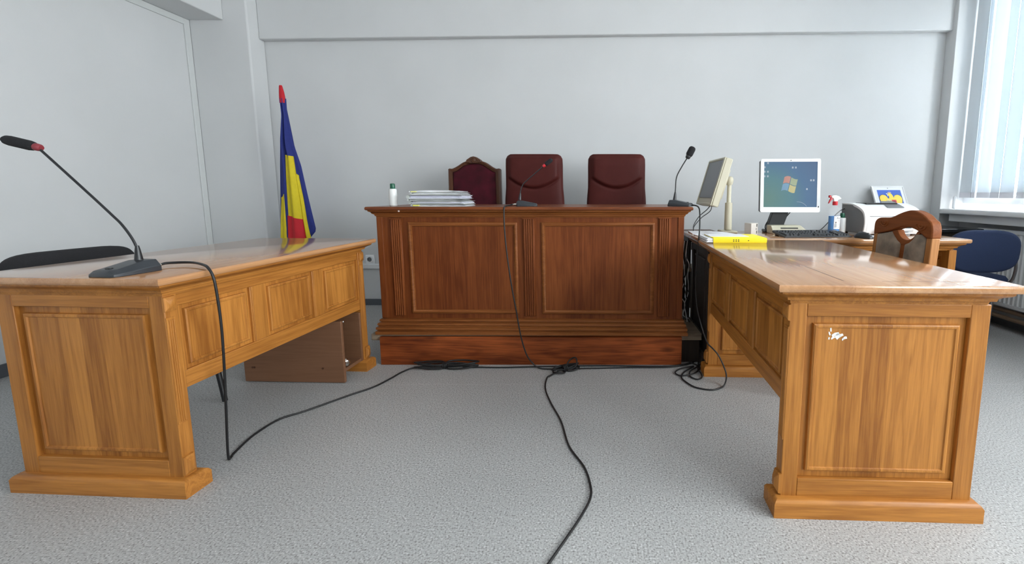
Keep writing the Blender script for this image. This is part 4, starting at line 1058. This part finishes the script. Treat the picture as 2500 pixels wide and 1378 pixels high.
for v in me.vertices:
    a = -62 + v.co.x * 1500; q = arcpt(a, 1.03 + max(0, v.co.z) * 20); v.co = Vector((q.x, q.y, v.co.y + .101))
wo = bpy.data.objects.new('label_lettering', me); C.objects.link(wo); wo.parent = lab
mesh_obj('collar', B().lathe([(.015, .188), (.0155, .190), (.0155, .210), (.013, .213)], n=22), red_pl, t)
b = B(); b.prism([(-.012, .212), (.010, .212), (.014, .222), (.036, .230), (.022, .244), (.0, .252), (-.022, .250), (-.030, .244), (-.030, .238), (-.016, .232)], 'y', -.009, .009)
mesh_obj('spray_head', b, nozzle_m, t, bevel=.003)
mesh_obj('nozzle', B().cbox(-.044, -.030, -.008, .008, .236, .252, .003), red_pl, t)
b = B(); b.prism([(-.020, .236), (-.030, .238), (-.040, .215), (-.045, .200), (-.041, .199), (-.032, .215), (-.018, .230)], 'y', -.006, .006)
mesh_obj('trigger', b, red_pl, t, bevel=.002)
lotion('white bottle with green cap standing between spray bottle and printer', 1.632, 2.86, ZT, .98)
cable('dark cable rising behind the spray bottle to the printer', [[(1.50, 2.93, .776), (1.54, 2.93, .80), (1.60, 2.94, .86), (1.66, 2.95, .915), (1.70, 2.955, .935)]], .003, black_pl, 'printer_cable')

# printer
t = thing('laser_printer', 'white laser printer with grey sides on the computer desk', 'printer', (1.885, 2.86, ZT + .004), R(2))
side = [(-.115, .0)] + curve2([(-.124, .05), (-.126, .08), (-.121, .115), (-.105, .145), (-.07, .167), (-.02, .184), (.03, .193), (.135, .195)], 3) + [(.135, .0)]
ns_ = len(side) - 2
W2 = .185
mesh_obj('body', B().prism(side, 'x', -W2 + .012, W2 - .012), white_pl, t, bevel=.004)
for sx in (-1, 1):
    mesh_obj('side_panel', B().prism([(y * .97 + .002, z * .955 + .003) for y, z in side], 'x', sx * (W2 - .013), sx * W2), grey_pl, t, bevel=.004)
    mesh_obj('side_rim', B().prism([(y, z) for y, z in side[:-1]] + [(y * .94 + .003, z * .94 - .002 if i < ns_ - 4 else z - .008) for i, (y, z) in reversed(list(enumerate(side[:-1])))], 'x', sx * (W2 - .013), sx * (W2 + .001)), white_pl, t)
mesh_obj('output_slot', B().box(-.11, .10, -.01, .10, .178, .1965), ink, t)
b = B(); b.loft([[(-.01, -.075, .168), (.10, -.075, .168), (.10, -.073, .172), (-.01, -.073, .172)], [(.02, .03, .194), (.12, .03, .194), (.12, .032, .199), (.02, .032, .199)], [(.055, .09, .203), (.135, .09, .203), (.135, .092, .208), (.055, .092, .208)]])
mesh_obj('output_flap', b, grey_pl, t)
mesh_obj('control_line', B().box(-W2 + .03, W2 - .03, -.1262, -.115, .1145, .1165), grey_pl, t)
mesh_obj('badge', B(Matrix.Translation((-.135, -.1235, .088)) @ Mx).lathe([(.010, -.004), (.010, .001), (.008, .0018), (.008, .0005)], n=20), silver, t)
b = B(); b.cbox(-.105, .12, -.1275, -.10, .022, .070, .003); mesh_obj('paper_slot', b, ink, t)
mesh_obj('slot_flap', B().cbox(-.085, .115, -.131, -.12, .055, .072, .002), dark_pl, t)
mesh_obj('paper_tray', B().cbox(-.10, .115, -.165, -.10, .006, .012, .002).tube([(-.10, -.14, .03), (.115, -.14, .03)], .010, 10, smooth=False), silver, t)
mesh_obj('tray_guide', B().cbox(-.105, -.098, -.165, -.11, .010, .040, .002), white_pl, t)
for sx in (-1, 1):
    for y in (-.09, .11): mesh_obj('foot', B().box(sx * .15, sx * .17, y - .01, y + .01, -.004, .0), black_pl, t)

# black corner table with the framed emblem
t = thing('corner_table', 'black topped table in the far right corner behind the printer', 'table', (2.60, 3.56, 0))
mesh_obj('tabletop', B().cbox(-.52, .40, -.24, .26, .735, .762, .003), glass_blk, t)
mesh_obj('end_board', B().box(-.50, -.475, -.22, .24, 0, .735), black_brown, t); mesh_obj('end_board', B().box(.36, .385, -.22, .24, 0, .735), black_brown, t)
mesh_obj('back_board', B().box(-.475, .36, .20, .22, .10, .735), black_brown, t)
mesh_obj('apron', B().box(-.475, .36, -.21, -.19, .60, .735), black_brown, t)
t = thing('framed_emblem', 'white framed golden eagle emblem leaning on the back wall behind the printer', 'picture', (2.600, 3.705, .764), 0)
LN = Matrix.Rotation(R(-29), 4, 'X')
FW, FH = .142, .385
mesh_obj('frame', B(LN).frame((-FW, 0, 0), (1, 0, 0), (0, 0, 1), (0, -1, 0), 2 * FW, FH, [(0, -.012), (0, .004), (.004, .006), (.010, .002), (.010, -.012)]), white_pl, t)
mesh_obj('mount', B(LN).box(-FW + .009, FW - .009, .000, .010, .009, FH - .009), paper_m, t)
pic = mesh_obj('blue_print', B(LN).box(-.100, .108, -.0012, .0005, .06, .345), pic_blue, t)
mesh_obj('hook', B(LN).box(-.004, .004, -.0015, .0005, .362, .366), ink, t)
e0 = .187                                             # centre of the shield
def flat(pts, y): return B(LN).prism([(x * 1.22 + .003, z * .94 + e0) for x, z in pts], 'y', y - .0008, y)
wing = curve2([(-.020, .072), (-.028, .10), (-.040, .112), (-.058, .114), (-.074, .100), (-.080, .075), (-.076, .045), (-.068, .015), (-.064, -.02), (-.058, -.05), (-.04, -.04), (-.025, -.02)])
mesh_obj('eagle_outline', flat([(x * 1.05, z * 1.03) for x, z in wing], -.0014), pic_dark, pic); mesh_obj('eagle_outline', flat([(-x * 1.05, z * 1.03) for x, z in wing], -.0014), pic_dark, pic)
mesh_obj('eagle_wing', flat(wing, -.0024), pic_gold, pic); mesh_obj('eagle_wing', flat([(-x, z) for x, z in wing], -.0024), pic_gold, pic)
mesh_obj('eagle_body', flat([(-.035, .074), (-.012, .078), (-.010, .10), (-.016, .118), (-.012, .130), (-.002, .136), (.010, .128), (.018, .108), (.022, .080), (.035, .074), (.035, -.06), (.012, -.09), (-.012, -.09), (-.035, -.06)], -.0034), pic_gold, pic)
mesh_obj('eagle_beak', flat([(-.016, .118), (-.022, .122), (-.020, .096), (-.017, .098), (-.014, .112)], -.0044), paper_m, pic)
mesh_obj('cross', flat([(-.030, .128), (-.024, .128), (-.020, .133), (-.016, .128), (-.018, .122), (-.026, .120)], -.0044), paper_m, pic)
mesh_obj('crown', flat([(-.014, .130), (-.016, .142), (-.008, .146), (.002, .147), (.012, .142), (.010, .131), (-.002, .138)], -.0044), plain('crown_steel', (.45, .35, .42), .4), pic)
q = [(-.034, .062), (-.001, .062), (-.001, .012), (-.034, .012)]
mesh_obj('shield_quarter', flat(q, -.0046), plain('shield_ochre', (.62, .52, .24), .5), pic); mesh_obj('shield_quarter', flat([(x + .035, z) for x, z in q], -.0046), pic_red, pic)
mesh_obj('shield_quarter', flat([(x, z - .052) for x, z in q], -.0046), pic_red, pic); mesh_obj('shield_quarter', flat([(x + .035, z - .052) for x, z in q], -.0046), pic_blue, pic)
mesh_obj('shield_bird', flat([(-.028, .052), (-.018, .045), (-.008, .052), (-.012, .035), (-.010, .020), (-.018, .028), (-.027, .020), (-.024, .035)], -.0056), pic_dark, pic)
mesh_obj('shield_beast', flat([(.006, .050), (.016, .054), (.026, .050), (.028, .035), (.022, .020), (.014, .018), (.008, .028)], -.0056), plain('beast_maroon', (.22, .02, .03), .5), pic)

# dark stand behind the bench end
t = thing('dark_side_stand', 'narrow dark wooden stand in the gap between bench and computer desk', 'stand', (.745, 3.16, 0))
mesh_obj('top_board', B().box(-.10, .12, -.11, .11, .735, .765), dark_wood, t)
mesh_obj('apron', B().box(-.09, .11, -.10, .10, .69, .735), black_brown, t)
for x in (-.095, .085):
    for y in (-.10, .075): mesh_obj('leg', B().box(x, x + .026, y, y + .026, 0, .69), black_brown, t)
mesh_obj('lower_shelf', B().box(-.10, .115, -.105, .105, .475, .50), plank_grey, t)
mesh_obj('drawer_box', B().box(-.06, .08, -.08, .08, .20, .475), black_brown, t)

# ------------------------------------------------------------------ light: daylight through the windows
w = bpy.data.worlds.new('daylight'); bpy.context.scene.world = w; w.use_nodes = True
bg = w.node_tree.nodes['Background']; bg.inputs['Color'].default_value = (.965, .985, 1.0, 1); bg.inputs['Strength'].default_value = 9.0
def portal(y0, y1, z0, z1, x=3.33):
    l = bpy.data.lights.new('window_portal', 'AREA'); l.shape = 'RECTANGLE'; l.size = z1 - z0; l.size_y = y1 - y0
    l.cycles.is_portal = True
    o = bpy.data.objects.new('window_portal', l); C.objects.link(o); o.location = (x, (y0 + y1) / 2, (z0 + z1) / 2); o.rotation_euler = (0, PI / 2, 0)
portal(1.75, YW, .95, 2.8); portal(-.75, 1.45, .9, 2.8); portal(-3.25, -1.05, .9, 2.8)

# ------------------------------------------------------------------ camera
F_, CX, CY, PT = 1050., 1457., 599.5, .1212
cam = bpy.data.cameras.new('camera'); co = bpy.data.objects.new('camera', cam); C.objects.link(co)
cam.sensor_width = 36; cam.lens = F_ / 2500 * 36; cam.clip_start = .01
cam.shift_x = (1250 - CX) / 2500; cam.shift_y = (CY - 689) / 2500
co.location = (0, 0, 1.04); co.rotation_euler = (PI / 2 - PT, 0, 0)
sc = bpy.context.scene; sc.camera = co
sc.view_settings.view_transform = 'Standard'; sc.view_settings.look = 'None'; sc.view_settings.gamma = 1; sc.view_settings.use_curve_mapping = False
sc.view_settings.exposure = 1.33
sc.cycles.use_denoising = True
sc.cycles.diffuse_bounces = 8; sc.cycles.max_bounces = 14; sc.cycles.transparent_max_bounces = 12
sc.cycles.caustics_reflective = False; sc.cycles.caustics_refractive = False
